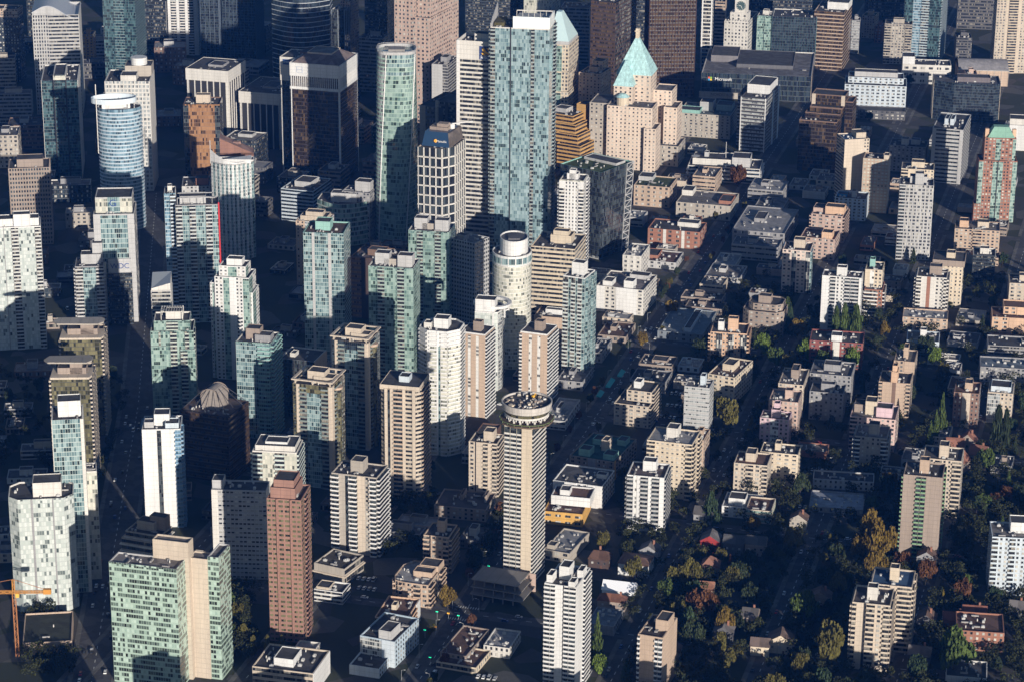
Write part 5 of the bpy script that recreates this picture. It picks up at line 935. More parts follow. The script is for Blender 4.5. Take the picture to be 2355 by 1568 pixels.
m = MB()
for x, y in ((-.55, -.25), (.62, -.2), (.62, .5), (-.5, .55)): m.bar((b.w * x, b.d * y, b.h - 6), (b.w * x, b.d * y, b.h + 2), 1.0); m.bar((b.w * x, b.d * y, b.h - 5), (b.w * x * .6, b.d * y * .6, b.h - 6), .8)
part(m, 'ring_brackets', 'white', b)
b = DISH; m = MB(); X0, Y0, Z0 = -b.w * .42, -b.d * .2, b.h
m.bar((X0, Y0, Z0 - 1), (X0, Y0, Z0 + 5), .8); m.prism(cyl(X0, Y0, .6, 16), Z0 + 5, Z0 + 7, poly2=cyl(X0 + .8, Y0 - 1.2, 4.2, 16)); part(m, 'satellite_dish', 'white', b)
m = MB(); m.bar((b.w * .0, 0, Z0), (b.w * .0, 0, Z0 + 20), .5); part(m, 'aerial_mast', 'lgrey', b)
for o in list(bpy.data.objects):
    if o.get('label', '').startswith('low stone building with a rooftop glass'):
        zz = max(v.co.z for c in o.children for v in c.data.vertices); hip(type('q', (), {'root': o})(), -4, 4, -4, 4, zz - 2, 8, plain((.6, .72, .7), .2), .05, 'glass_pyramid')
b = DRUMB; m = MB(); m.prism(cyl(b.w * .2, b.d * .22, 7.5, 20), b.h + 8, b.h + 15); part(m, 'roof_drum', 'white', b)
# vault and cables on brown cube
b = DOME; w, d, h = b.w, b.d, b.h; R_ = 6.6; sp = 8.0; z0 = h - 1
prof = [(-R_, z0)] + [(-R_ * cos(pi * i / 14), z0 + sp + R_ * sin(pi * i / 14)) for i in range(15)] + [(R_, z0)]
y0, y1 = -6.0, 8.0; m = MB()
m.face([(x, y0, z) for x, z in prof][::-1]); m.face([(x, y1, z) for x, z in prof])
for p, q in zip(prof, prof[1:]): m.face([(p[0], y0, p[1]), (p[0], y1, p[1]), (q[0], y1, q[1]), (q[0], y0, q[1])][::-1])
part(m, 'vault', (.33, .29, .26), b)
for y in (y0 - .3, y1 + .3):
    m = MB()
    for i in range(1, 15): a, c = prof[i], prof[i + 1]; m.bar((a[0] * 1.04, y, a[1] + .3), (c[0] * 1.04, y, c[1] + .3), .5)
    part(m, 'vault_rib', 'taupe', b)
for i, (x, y) in enumerate([(-.48, -.48), (-.25, -.48), (0, -.48), (.25, -.48), (.48, -.48), (.48, -.1), (.48, .25), (.48, .45), (-.48, -.1), (-.48, .3)]):
    q = MB(); q.bar((x * 10, y0 if y < -.3 else y * 14, z0 + sp + 6), (w * x, d * y, h), .34); part(q, 'cable_stay', 'dk2', b)
# round topped hotel
b = CROWN; w, d, h = b.w, b.d, b.h; cx, cy = w * .04, d * .05
sl = [(cx + (15.5 + 2.2 * rnd.random()) * cos(2 * pi * i / 22), cy + (15 + 2 * rnd.random()) * sin(2 * pi * i / 22)) for i in range(22)]
m = MB(); m.prism(sl, h - .2, h + .8, bottom=True); part(m, 'broken_slab', (.14, .10, .07), b)
m = MB()
for i in range(22): p, q = sl[i], sl[(i + 1) % 22]; m.bar((*p, h + 1.9), (*q, h + 1.9), .18); m.bar((*p, h + .8), (*p, h + 1.9), .18)
part(m, 'edge_netting', plain((.22, .30, .12)), b)
for i in range(16): a = 2 * pi * i / 16; q = MB(); q.box(cx + 11.5 * cos(a) - .5, cx + 11.5 * cos(a) + .5, cy + 11.5 * sin(a) - .5, cy + 11.5 * sin(a) + .5, h + .8, h + 4.2); part(q, 'column', 'offw', b)
m = MB(); m.prism(cyl(cx, cy, 8, 24), h + .8, h + 4.2); part(m, 'core', 'dbrown', b)
m = MB(); m.ring(cyl(cx, cy, 13.6, 48), cyl(cx, cy, 9, 48), h + 4.2, h + 5.4); part(m, 'lower_rim', 'offw', b)
m = MB()
for i in range(40): a = 2 * pi * i / 40; m.bar((cx + 13.3 * cos(a), cy + 13.3 * sin(a), h + 2.9), (cx + 13.3 * cos(a), cy + 13.3 * sin(a), h + 4.2), .55)
part(m, 'rim_dentils', 'white', b)
m = MB(); m.prism(cyl(cx, cy, 13.4, 48), h + 5.4, h + 8.0, cell=1.6, fh=2.6, poly2=cyl(cx, cy, 14.6, 48), top=False); part(m, 'window_band', 'gold', b)
m = MB(); m.prism(cyl(cx, cy, 14.9, 48), h + 8, h + 12.6, top=False, poly2=cyl(cx, cy, 15.6, 48)); P, Q = cyl(cx, cy, 15.6, 48), cyl(cx, cy, 14.9, 48)
for i in range(48):
    j = (i + 1) % 48; m.face([(*P[i], h + 12.6), (*P[j], h + 12.6), (*Q[j], h + 12.6), (*Q[i], h + 12.6)]); m.face([(*Q[j], h + 11.4), (*Q[i], h + 11.4), (*Q[i], h + 12.6), (*Q[j], h + 12.6)])
part(m, 'crown_wall', solid((.52, .49, .46), .8, .2, .4), b)
m = MB(); m.face([(*p, h + 11.4) for p in cyl(cx, cy, 14.9, 48)]); part(m, 'crown_deck', roofmat((.06, .06, .07)), b)
for k in range(60):
    a, r_ = rnd.uniform(0, 2 * pi), 12.5 * sqrt(rnd.random()); s_ = rnd.uniform(.5, 1.7); q = MB(); q.box(-s_, s_ * rnd.uniform(.3, 1), -s_ * .6, s_ * .5, 0, rnd.uniform(.3, 1.6)); o = q.build('debris_block', ['beige', 'conc', 'cream', 'taupe', 'offw', 'grey'][k % 6], b.root, (cx + r_ * cos(a), cy + r_ * sin(a), h + 11.4), rnd.uniform(0, 3))
q = MB(); q.box(-.8, .8, -.6, .6, .5, 1.5); q.bar((.6, 0, 1.3), (1.8, 0, 2.3), .28); q.bar((1.8, 0, 2.3), (2.5, 0, .4), .25); q.box(-1, 1, -.8, -.4, 0, .5); q.box(-1, 1, .4, .8, 0, .5)
tag(q.build('excavator', plain((.75, .42, .04)), None, (b.root.location[0] + 5, b.root.location[1] + 9, h + 11.4), .8), 'tiny yellow excavator working inside the round rooftop crown', 'excavator')
# demolished podium at its foot
pl = (b.root.location[0], b.root.location[1])
t = empty('demolished_podium', (pl[0] - 13, pl[1] - 30, 0), b.root.rotation_euler[2], 'broken open concrete parking frame at the foot of the round topped tower', 'ruin')
for k in range(3):
    q = MB(); q.box(-17, 17 - k * 2, -12 + k * 1.5, 12, k * 4.2 + 3.6, k * 4.2 + 4.2, bottom=True); part(q, 'floor_slab', (.24, .225, .21), t)
    for i in range(5):
        for y in (-11, 10):
            q = MB(); q.box(-16 + i * 6.6, -15.2 + i * 6.6, y + (k * 1.5 if y < 0 else 0), y + .8 + (k * 1.5 if y < 0 else 0), k * 4.2, k * 4.2 + 3.6); part(q, 'column', (.24, .225, .21), t)
q = MB(); q.box(-18, 17, 12.5, 13.2, 0, 12); part(q, 'back_wall', 'pink', t)
FOOT.append((pl[0] - 13, pl[1] - 30, 0, 20, 16))
# tower crane
cxp, cyp = at(41, 1508)
t = empty('tower_crane', (cxp, cyp, 0), radians(2), 'yellow orange tower crane with a long jib at the lower left', 'crane')
kk = F_PX / proj(cxp, cyp, 0)[2] * .92; ch = (1508 - 1362) / kk
def lattice(a, b_, s_, n, name, mat, axis='z'):
    m = MB()
    def P(f, u, v): return (a[0] + (b_[0] - a[0]) * f + (u if axis == 'z' else 0), a[1] + (b_[1] - a[1]) * f + (v if axis == 'z' else u), a[2] + (b_[2] - a[2]) * f + (0 if axis == 'z' else v))
    cs = [(-s_, -s_), (s_, -s_), (s_, s_), (-s_, s_)]
    for u, v in cs: m.bar(P(0, u, v), P(1, u, v), .28)
    for k in range(n):
        for i in range(4): c0, c1 = cs[i], cs[(i + 1) % 4]; m.bar(P(k / n, *(c0 if k % 2 else c1)), P((k + 1) / n, *(c1 if k % 2 else c0)), .18)
    return part(m, name, mat, t)
cm = plain((.55, .25, .05), .5)
lattice((0, 0, 0), (0, 0, ch), .9, 16, 'mast', plain((.38, .16, .06), .6))
lattice((-45, 0, ch + 1), (0, 0, ch + 1), .7, 24, 'jib', cm, 'x'); lattice((0, 0, ch + 1), (20, 0, ch + 1), .6, 9, 'counter_jib', cm, 'x'); lattice((0, 0, ch + 1), (0, 0, ch + 9), .6, 4, 'apex', cm)
q = MB(); q.box(17, 21.5, -1.2, 1.2, ch - .2, ch + 2.8); part(q, 'counterweight', cm, t); q = MB(); q.box(.8, 3, -1, 1, ch - 2.2, ch + .2); part(q, 'cab', plain((.75, .45, .08)), t)
q = MB(); q.bar((0, 0, ch + 9), (-38, 0, ch + 1.8), .22); q.bar((0, 0, ch + 9), (18, 0, ch + 2.5), .22); part(q, 'tie_bars', plain((.4, .16, .06)), t)
# white marquee and houses
def house(name, label, x, y, w, d, h, rh, wall, roof, rot=12, ridge='x', hipf=0.0, chim=None, cat='house', group=None, win=True, z0=0):
    X_, Y_ = at(x, y); t = empty(name, (X_, Y_, 0), -radians(rot), label, cat, group); FOOT.append((X_, Y_, radians(rot), w / 2 + 1, d / 2 + 1))
    q = MB(); q.box(-w / 2, w / 2, -d / 2, d / 2, 0, h); part(q, 'wall', wall, t)
    q = MB(); o_ = .5; A = [(-w / 2 - o_, -d / 2 - o_, h), (w / 2 + o_, -d / 2 - o_, h), (w / 2 + o_, d / 2 + o_, h), (-w / 2 - o_, d / 2 + o_, h)]
    g_ = hipf * min(w, d) / 2
    if ridge == 'x':
        r0, r1 = (-w / 2 - o_ + g_, 0, h + rh), (w / 2 + o_ - g_, 0, h + rh); F = [[A[0], A[1], r1, r0], [A[2], A[3], r0, r1], [A[1], A[2], r1], [A[3], A[0], r0]]
    else:
        r0, r1 = (0, -d / 2 - o_ + g_, h + rh), (0, d / 2 + o_ - g_, h + rh); F = [[A[1], A[2], r1, r0], [A[3], A[0], r0, r1], [A[0], A[1], r0], [A[2], A[3], r1]]
    for i, f in enumerate(F): q.face(f, 1 if i > 1 and not hipf else 0)
    q.face(A[::-1]); part(q, 'roof', [roof if hasattr(roof, 'node_tree') else roofmat(roof), wall], t)
    if win:
        for x_ in (-.3, 0, .3): place('window', win_mesh(1.4, 1.4, 'win'), t, (w * x_, -d / 2, h * .5), 0)
        for y_ in (-.25, .25): place('window', win_mesh(1.2, 1.4, 'win'), t, (w / 2, d * y_, h * .5), pi / 2)
        q = MB(); q.box(w * .1, w * .1 + 1, -d / 2 - .08, -d / 2 + .02, 0, 2.1); part(q, 'door', plain((.12, .06, .04)), t)
    if chim: q = MB(); q.box(chim[0] * w - .6, chim[0] * w + .6, chim[1] * d - .5, chim[1] * d + .5, h, h + rh + 1.6); part(q, 'chimney', 'brick', t)
    return t
house('marquee', 'bright white marquee tent with a pitched roof among dark gardens', 1425, 1362, 20, 11, 3.5, 4.5, plain((.82, .84, .86)), plain((.84, .86, .9), .5), 14, cat='tent', win=False)
house('house', 'brown hip roofed house just below the white marquee', 1408, 1396, 17, 9, 6, 3.5, 'taupe', (.16, .07, .045), 14, hipf=.9, chim=(.3, 0))
house('house', 'dark brown gabled house with brick chimneys right of the round topped tower', 1380, 1298, 13, 11, 6, 4, 'dbrown', (.10, .055, .04), 14, hipf=.5, chim=(-.05, .3))
house('house', 'white stucco terrace with brown roof skirts and a flat top', 1462, 1312, 19, 17, 8, 1.8, 'white', (.17, .10, .075), 16, hipf=.25, chim=None)
house('house', 'red victorian house with a grey roof and white trim', 1634, 1262, 12, 12, 8, 4, (.30, .03, .03), (.14, .13, .13), 12, 'y')
house('house', 'dark grey house between the red victorian and the white dormered one', 1688, 1268, 13, 11, 8, 4, 'dgrey', (.07, .07, .075), 12)
house('house', 'dark house with white dormer trim right of the grey one', 1738, 1270, 13, 11, 8, 4, 'taupe', (.08, .08, .085), 12)
house('house', 'house with a plain russet roof deep among the olive trees', 1617, 1372, 13, 10, 7, 4, 'taupe', (.26, .12, .075), 10)
house('house', 'house with a pointed russet hip roof among the trees', 1634, 1322, 11, 11, 8, 5.5, 'taupe', (.22, .11, .08), 10, hipf=1)
house('house', 'cream gabled house beside the big olive tree at the bottom', 1795, 1492, 15, 12, 7, 5, 'cream', (.16, .11, .09), 10, 'y')
house('house', 'small cream house front in shade near the bottom', 1748, 1500, 11, 9, 6, 4, 'cream', (.12, .09, .08), 10)
for k, (x, y) in enumerate(((2195, 1045), (2225, 1032), (2250, 1062), (2205, 1078))):
    house('house', 'house with a steep russet roof in the cluster behind the beige tower', x, y, 12, 10, 7, 6, 'taupe', (.22, .10, .07), 8 + 10 * k, 'xy'[k % 2], chim=(.2, .1), group='steep russet roofed houses')
for k, (x, y) in enumerate(((2195, 1440), (2240, 1425), (2268, 1460))):
    house('house', 'low red brown roofed house in the shaded rows at the lower right', x, y, 14, 10, 6, 4, 'brick', (.17, .07, .05), 8, chim=(.2, .1), group='red brown roofed houses at the lower right')
for k in range(26):
    x, y = rnd.uniform(1480, 2340), rnd.uniform(1080, 1560); X_, Y_ = at(x, y)
    if any(abs((X_ - f[0]) * cos(f[2]) - (Y_ - f[1]) * sin(f[2])) < f[3] + 8 and abs((X_ - f[0]) * sin(f[2]) + (Y_ - f[1]) * cos(f[2])) < f[4] + 7 for f in FOOT): continue
    house('house', 'dim old house half hidden under the shaded garden trees', x, y, rnd.uniform(9, 13), rnd.uniform(9, 12), 6.5, 4, rnd.choice(['taupe', 'grey', 'conc', 'dgrey']), rnd.choice([(.08, .075, .075), (.11, .07, .055), (.13, .12, .12)]), 15, rnd.choice('xy'), chim=(.2, .1), group='shaded garden houses')
# ------------------------------------------------------------------ ground, streets
def structure(o): o['kind'] = 'structure'; return o
def groundmat():
    m, nt, b = _mat('ground'); n = N(nt); tc = n.new('ShaderNodeTexCoord')
    v = n.new('ShaderNodeTexVoronoi'); nt.links.new(tc.outputs['Object'], v.inputs['Vector']); v.inputs['Scale'].default_value = .045
    z = n.new('ShaderNodeTexNoise'); nt.links.new(tc.outputs['Object'], z.inputs['Vector']); z.inputs['Scale'].default_value = .4; z.inputs['Detail'].default_value = 8
    s = n.new('ShaderNodeSeparateColor'); nt.links.new(v.outputs['Color'], s.inputs[0])
    r = n.new('ShaderNodeValToRGB'); nt.links.new(s.outputs[0], r.inputs[0]); r.color_ramp.interpolation = 'CONSTANT'
    e = r.color_ramp.elements; e[0].color = (.028, .038, .018, 1); e[1].color = (.05, .05, .052, 1); e[1].position = .42
    for p, c in ((.62, (.036, .045, .022)), (.8, (.075, .07, .066)), (.92, (.11, .11, .105))): k = e.new(p); k.color = (*c, 1)
    nt.links.new(n.mix(n.math('MULTIPLY', z.outputs[0], .55), r.outputs[0], (.02, .022, .016)), b.inputs['Base Color']); b.inputs['Roughness'].default_value = .95
    return m
m = MB(); m.face([(-4000, -500, 0), (4000, -500, 0), (4000, 9000, 0), (-4000, 9000, 0)]); structure(m.build('ground', groundmat()))
ASPH = solid((.062, .062, .066), .9, .3, .35, False); PAVE = solid((.115, .112, .105), .9, .2, .5, False); LINE = plain((.62, .62, .58), .8)
SR = radians(15.2); SX, SY = -59 + 7, 1341     # the avenue
DIR, PRP = (sin(SR), cos(SR)), (cos(SR), -sin(SR))
def sp(t, o, z=0.0): return (SX + DIR[0] * t + PRP[0] * o, SY + DIR[1] * t + PRP[1] * o, z)
ROADS = []
def road(a, b_, wd, nm='road', lanes=True, lift=0.0):
    L = hypot(b_[0] - a[0], b_[1] - a[1]); e = ((b_[0] - a[0]) / L, (b_[1] - a[1]) / L); n_ = (-e[1], e[0]); ROADS.append((a, e, L, wd / 2 + 3.2))
    def q(t, o, z): return (a[0] + e[0] * t + n_[0] * o, a[1] + e[1] * t + n_[1] * o, z)
    m = MB(); z = .012 + lift; m.face([q(0, -wd / 2, z), q(L, -wd / 2, z), q(L, wd / 2, z), q(0, wd / 2, z)][::1]); structure(m.build(nm, ASPH))
    if lanes:
        m = MB(); t = 6
        while t < L - 6: m.face([q(t, -.2, z + .006), q(t + 3.5, -.2, z + .006), q(t + 3.5, .2, z + .006), q(t, .2, z + .006)]); t += 9
        structure(m.build('road_markings', LINE))
    return q
def kerbs(a, e_, L, wd, cuts):
    n_ = (-e_[1], e_[0]); m = MB()
    def q(t, o): return (a[0] + e_[0] * t + n_[0] * o, a[1] + e_[1] * t + n_[1] * o)
    ts = [0] + [v for c in sorted(cuts) for v in (c - 8, c + 8)] + [L]
    for i in range(0, len(ts), 2):
        if ts[i + 1] - ts[i] < 4: continue
        for s_ in (-1, 1):
            o0, o1 = sorted((s_ * wd / 2, s_ * (wd / 2 + 3))); m.prism([q(ts[i], o0), q(ts[i + 1], o0), q(ts[i + 1], o1), q(ts[i], o1)], 0, .14)
    structure(m.build('pavement', PAVE))
AV = (0, 106, 186, 264, 345, -96, -190); XS = (-80, 92, 262, 430, 600, 775, 950, 1120, 1300, 1500, 1700)
for o in AV:
    w_ = 15 if o == 0 else 11; a, c = sp(-300, o), sp(1900, o); road(a, c, w_, lift=0 if o else .004); kerbs(a, DIR, 2200, w_, [x + 300 for x in XS])
for k, x in enumerate(XS): a, c = sp(x, -210), sp(x, 520); road(a, c, 11, lift=.008, lanes=k < 5)
GA, GB, GC = at(205, 1600), at(318, 930), at(360, 440)
for p, q_ in ((GA, GB), (GB, GC)): road((*p, 0), (*q_, 0), 22, lift=.010); L = hypot(q_[0] - p[0], q_[1] - p[1]); kerbs(p, ((q_[0] - p[0]) / L, (q_[1] - p[1]) / L), L, 22, [])
m = MB()                                      # crossing stripes by the signals
for k in range(9):
    for s_ in (-8.5, 8.5): a = sp(92 + s_, -6.4 + k * 1.6, .03); m.face([(a[0] - DIR[0] * 1.4, a[1] - DIR[1] * 1.4, .03), (a[0] - DIR[0] * 1.4 + PRP[0] * .6, a[1] - DIR[1] * 1.4 + PRP[1] * .6, .03), (a[0] + DIR[0] * 1.4 + PRP[0] * .6, a[1] + DIR[1] * 1.4 + PRP[1] * .6, .03), (a[0] + DIR[0] * 1.4, a[1] + DIR[1] * 1.4, .03)])
structure(m.build('road_markings', LINE))
# ------------------------------------------------------------------ trees
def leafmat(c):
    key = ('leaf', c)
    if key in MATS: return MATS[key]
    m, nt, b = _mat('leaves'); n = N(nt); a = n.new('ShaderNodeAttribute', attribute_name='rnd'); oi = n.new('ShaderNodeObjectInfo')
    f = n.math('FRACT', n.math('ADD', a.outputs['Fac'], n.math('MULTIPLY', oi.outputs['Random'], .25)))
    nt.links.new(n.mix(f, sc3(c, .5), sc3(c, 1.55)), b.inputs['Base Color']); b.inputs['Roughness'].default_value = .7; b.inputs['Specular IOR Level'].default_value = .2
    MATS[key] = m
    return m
def leaf(m, c, s, r, a):
    t, p = r.uniform(0, 2 * pi), r.uniform(-1.1, 1.1); u = (cos(t) * s, sin(t) * s, .25 * s * p); v = (-sin(t) * s * sin(p), cos(t) * s * sin(p), s * cos(p))
    m.face([tuple(c[i] + x * u[i] + y * v[i] for i in range(3)) for x, y in ((-1, -.5), (.3, -1), (1, .4), (-.2, 1))], 0, None, a)
def tree_mesh(kind, seed):
    r = random.Random(seed); m, t = MB(), MB()
    if kind == 'round':
        cl = []
        for _ in range(15):
            th, z = r.uniform(0, 2 * pi), r.uniform(-.75, .95); rr = sqrt(max(.05, 1 - z * z)) * r.uniform(.35, .78); cl.append((cos(th) * rr, sin(th) * rr, .62 + z * .33, r.uniform(.22, .40)))
        cl.append((0, 0, .66, .42))
        for cx, cy, cz, cr in cl:
            tone = r.uniform(.15, .7)
            for _ in range(105):
                a, b_ = r.uniform(0, 2 * pi), r.uniform(-1, 1); q = sqrt(1 - b_ * b_); k = cr * r.uniform(.72, 1.12); leaf(m, (cx + cos(a) * q * k, cy + sin(a) * q * k, cz + b_ * k * .55), .075, r, min(.99, max(.01, tone + r.uniform(-.3, .3))))
        for a, c in (((0, 0, 0), (0, 0, .45)), ((0, 0, .3), (.4, .1, .62)), ((0, 0, .33), (-.35, .2, .66)), ((0, 0, .36), (.05, -.4, .68)), ((0, 0, .42), (0, 0, .8))): t.bar(a, c, .07)
    elif kind == 'cone':
        for k in range(26):
            z = .08 + .92 * k / 26; R_ = (1 - z) * 1.02 + .03
            for j in range(max(4, int(46 * R_ + 6))):
                a = r.uniform(0, 2 * pi); f = r.uniform(.35, 1.08) * (1 + .16 * sin(a * 5 + k * 1.3)); leaf(m, (cos(a) * R_ * f, sin(a) * R_ * f, z - .06 * f * R_ + r.uniform(-.02, .02)), .085 - .04 * z, r, r.uniform(.05, .95))
        t.bar((0, 0, 0), (0, 0, .9), .06)
    elif kind == 'fir':
        for k in range(13):
            z = .10 + .88 * k / 13; R_ = (1 - z) ** .8 * 1.05 + .04
            for j in range(9):
                a = j * 2 * pi / 9 + k * .5 + r.uniform(-.2, .2); l = R_ * r.uniform(.7, 1.15)
                for q in range(9): f = (q + 1) / 9; leaf(m, (cos(a) * l * f + r.uniform(-.05, .05), sin(a) * l * f + r.uniform(-.05, .05), z - .07 * f + r.uniform(-.012, .012)), .07, r, r.uniform(.05, .9))
        t.bar((0, 0, 0), (0, 0, .97), .06)
    else:     # poplar
        for k in range(900):
            z = r.uniform(.06, 1); R_ = sin(pi * (.12 + .86 * z)) ** .6 * (.9 + .25 * sin(z * 23)); a = r.uniform(0, 2 * pi); f = r.uniform(.45, 1.05); leaf(m, (cos(a) * R_ * f, sin(a) * R_ * f, z), .11, r, r.uniform(.05, .95))
        for a, c in (((0, 0, 0), (0, 0, .92)), ((0, 0, .3), (.4, 0, .6)), ((0, 0, .4), (-.4, .1, .7))): t.bar(a, c, .08)
    return m, t
TREE, BARK = {}, None
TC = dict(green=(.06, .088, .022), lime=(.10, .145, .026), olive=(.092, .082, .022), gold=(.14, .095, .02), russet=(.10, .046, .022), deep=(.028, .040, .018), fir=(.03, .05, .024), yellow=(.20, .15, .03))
NT = [0]
def tree(kind, col, X_, Y_, hgt, wid, label, group=None):
    v = NT[0] % 3; NT[0] += 1; key = (kind, col, v)
    if key not in TREE:
        if (kind, v) not in TREE: TREE[kind, v] = tree_mesh(kind, 11 + v * 7)
        mm, tt = TREE[kind, v]; TREE[key] = (mm.mesh('crown', leafmat(TC[col])), tt.mesh('trunk', plain((.055, .042, .032), .9)))
    t = empty(dict(round='leafy_tree', cone='conifer_tree', fir='fir_tree', poplar='poplar_tree')[kind], (X_, Y_, 0), rnd.uniform(0, 6.28), label, 'tree', group)
    for nm, me in zip(('crown', 'trunk'), TREE[key]): o = place(nm, me, t, (0, 0, 0), 0); o.scale = (wid / 2, wid / 2, hgt)
def tpx(kind, col, x, yt, yb, wpx, label, group=None):
    """tree whose top, foot and width are read off the picture"""
    X_, Y_ = at(x, yb); w_ = proj(X_, Y_, 0)[2]; k = F_PX / w_; Hh = bis(lambda q: proj(X_, Y_, q)[1] - yt, .5, 60)
    if kind == 'round' and Hh > 1.2 * wpx / k: X_, Y_ = at(x, yb - (Hh - 1.2 * wpx / k) * k * .62); Hh = 1.2 * wpx / k
    tree(kind, col, X_, Y_, Hh, wpx / k, label, group); FOOT.append((X_, Y_, 0, 2, 2))
for a in (
 ('round', 'lime', 1853, 772, 858, 46, 'bright green tree at the left end of the dark red roofed building'), ('round', 'green', 1891, 808, 862, 44, 'bright green tree between the lime pair in front of the dark red roofed building'), ('round', 'lime', 1958, 782, 862, 50, 'bright green tree at the right end of the dark red roofed building'),
 ('poplar', 'green', 1921, 708, 775, 17, 'thin poplar leftmost at the foot of the white slab'), ('poplar', 'green', 1940, 702, 776, 19, 'middle poplar at the foot of the white slab'), ('poplar', 'green', 1966, 704, 778, 28, 'widest poplar at the foot of the white slab'),
 ('cone', 'green', 2164, 900, 1000, 30, 'tallest of the three pointed conifers right of the rose terraces'), ('cone', 'green', 2150, 940, 1016, 24, 'middle conifer of the three right of the rose terraces'), ('cone', 'green', 2139, 965, 1020, 22, 'shortest conifer of the three right of the rose terraces'),
 ('fir', 'fir', 1634, 1124, 1202, 54, 'broad fir tree right of the white arched apartment tower'), ('cone', 'green', 1373, 1406, 1520, 36, 'tall pointed conifer beside the white loggia tower'), ('round', 'lime', 1380, 1500, 1568, 44, 'bright green tree at the foot of the tall pointed conifer'),
 ('round', 'olive', 1592, 1292, 1352, 54, 'olive tree above the russet roofed house'), ('round', 'olive', 1556, 1305, 1362, 50, 'olive tree left of its brighter twin near the russet roofs'), ('round', 'green', 1530, 1328, 1385, 44, 'yellow green tree lowest left of the olive cluster'),
 ('round', 'russet', 1612, 1362, 1420, 78, 'wide russet brown tree below the plain russet roof'), ('fir', 'fir', 1584, 1390, 1452, 58, 'spreading dark fir below the russet brown tree'), ('round', 'olive', 1684, 1298, 1372, 46, 'tall olive tree right of the pointed russet roof'), ('round', 'gold', 1664, 1404, 1462, 52, 'golden tree below the russet brown tree'),
 ('round', 'olive', 1611, 1258, 1292, 32, 'small round olive tree under the red victorian house'), ('round', 'olive', 1656, 1260, 1296, 34, 'small round olive tree under the dark grey house'),
 ('round', 'gold', 1998, 1178, 1262, 66, 'large golden tree topmost of the group left of the grey brown tower'), ('round', 'gold', 2024, 1212, 1302, 76, 'largest golden tree left of the grey brown tower'), ('round', 'gold', 1978, 1222, 1306, 56, 'golden tree at the left of the group by the grey brown tower'), ('round', 'gold', 2012, 1266, 1346, 56, 'golden tree lowest in the group by the grey brown tower'),
 ('round', 'russet', 2129, 1290, 1346, 50, 'round orange brown tree behind the beige balcony pair'), ('round', 'russet', 2076, 1262, 1330, 46, 'dim brown tree at the foot of the grey brown tower'), ('round', 'green', 1848, 1362, 1442, 64, 'green tree alone in the dark lawn at the lower right'), ('round', 'olive', 1900, 1428, 1560, 90, 'big olive tree with a golden crown at the bottom right'), ('round', 'olive', 1838, 1498, 1560, 50, 'small olive tree left of the big golden crowned one'),
 ('round', 'green', 2190, 1452, 1580, 98, 'large dark green tree at the bottom right corner'), ('cone', 'yellow', 2168, 1354, 1388, 16, 'little yellow conifer by the pale driveway'), ('round', 'gold', 2046, 1082, 1138, 42, 'golden tree left of the grey brown tower roof'), ('cone', 'green', 2318, 1080, 1130, 20, 'pointed conifer near the right edge above the blue white tower'),
 ('round', 'green', 520, 1364, 1420, 46, 'green tree at the top of the garden right of the green glass slab'), ('round', 'olive', 546, 1380, 1452, 40, 'olive tree in the garden right of the green glass slab'), ('round', 'green', 520, 1428, 1486, 42, 'green tree lowest in the garden right of the green glass slab'),
 ('round', 'olive', 1668, 916, 1002, 62, 'olive tree at the foot of the small glass office slab'), ('cone', 'olive', 1727, 952, 1006, 26, 'olive conifer left of the lilac fronted block'), ('round', 'lime', 1752, 764, 838, 46, 'yellow green tree touching the tan mid rise'), ('round', 'green', 1782, 798, 862, 44, 'green tree right of the yellow green one by the tan mid rise'), ('fir', 'fir', 1815, 692, 768, 28, 'dark fir beside the taupe rounded mid rise'), ('round', 'gold', 1832, 738, 782, 38, 'golden tree at the foot of the dark fir'), ('round', 'olive', 1812, 812, 862, 42, 'olive tree above the long pink row'),
 ('round', 'lime', 2148, 786, 862, 38, 'yellow green tree right of the tan stepped twins'), ('fir', 'yellow', 1945, 842, 888, 30, 'yellow fir right of the grey mansard block'), ('cone', 'fir', 1984, 860, 902, 14, 'thin dark conifer right of the yellow fir'), ('round', 'russet', 1698, 380, 432, 44, 'russet tree at the avenue end below the gallery'), ('round', 'gold', 2032, 738, 790, 0.1 + 30, 'dull gold tree above the white chimney house block'),
 ('poplar', 'deep', 2290, 936, 1042, 26, 'left of the two black cypresses before the pale stepped block'), ('poplar', 'deep', 2308, 944, 1046, 22, 'right of the two black cypresses before the pale stepped block'), ('round', 'russet', 1153, 1155, 1192, 30, 'small red tree beside the long low brown block'), ('round', 'gold', 1733, 1190, 1230, 36, 'golden tree in front of the cream low block'), ('round', 'olive', 1386, 1218, 1268, 38, 'olive tree below the orange sheathed building'), ('round', 'gold', 1030, 1350, 1404, 44, 'olive gold tree at the corner of the curved roof block'), ('round', 'gold', 1545, 690, 735, 34, 'golden tree at the corner of the white walled building'), ('round', 'gold', 1478, 765, 800, 30, 'orange tree beside the rubble lot'), ('fir', 'fir', 1440, 1510, 1566, 30, 'dark fir between the lime tree and the tan slab tower'),
): tpx(*a)
for k in range(9): tpx('round' if k % 3 else 'poplar', 'olive', 583 + k * 11, 1462 + (k % 3) * 5, 1505 + (k % 2) * 6, 18, 'young yellow green tree in the row at the foot of the granite tower', 'young trees below the red granite tower')
def free(X_, Y_, r_=3):
    for f in FOOT:
        dx, dy = X_ - f[0], Y_ - f[1]
        if abs(dx * cos(f[2]) - dy * sin(f[2])) < f[3] + r_ and abs(dx * sin(f[2]) + dy * cos(f[2])) < f[4] + r_: return False
    for a, e, L, hw in ROADS:
        t = (X_ - a[0]) * e[0] + (Y_ - a[1]) * e[1]; o = abs(-(X_ - a[0]) * e[1] + (Y_ - a[1]) * e[0])
        if -3 < t < L + 3 and o < hw + r_ * .3: return False
    return True
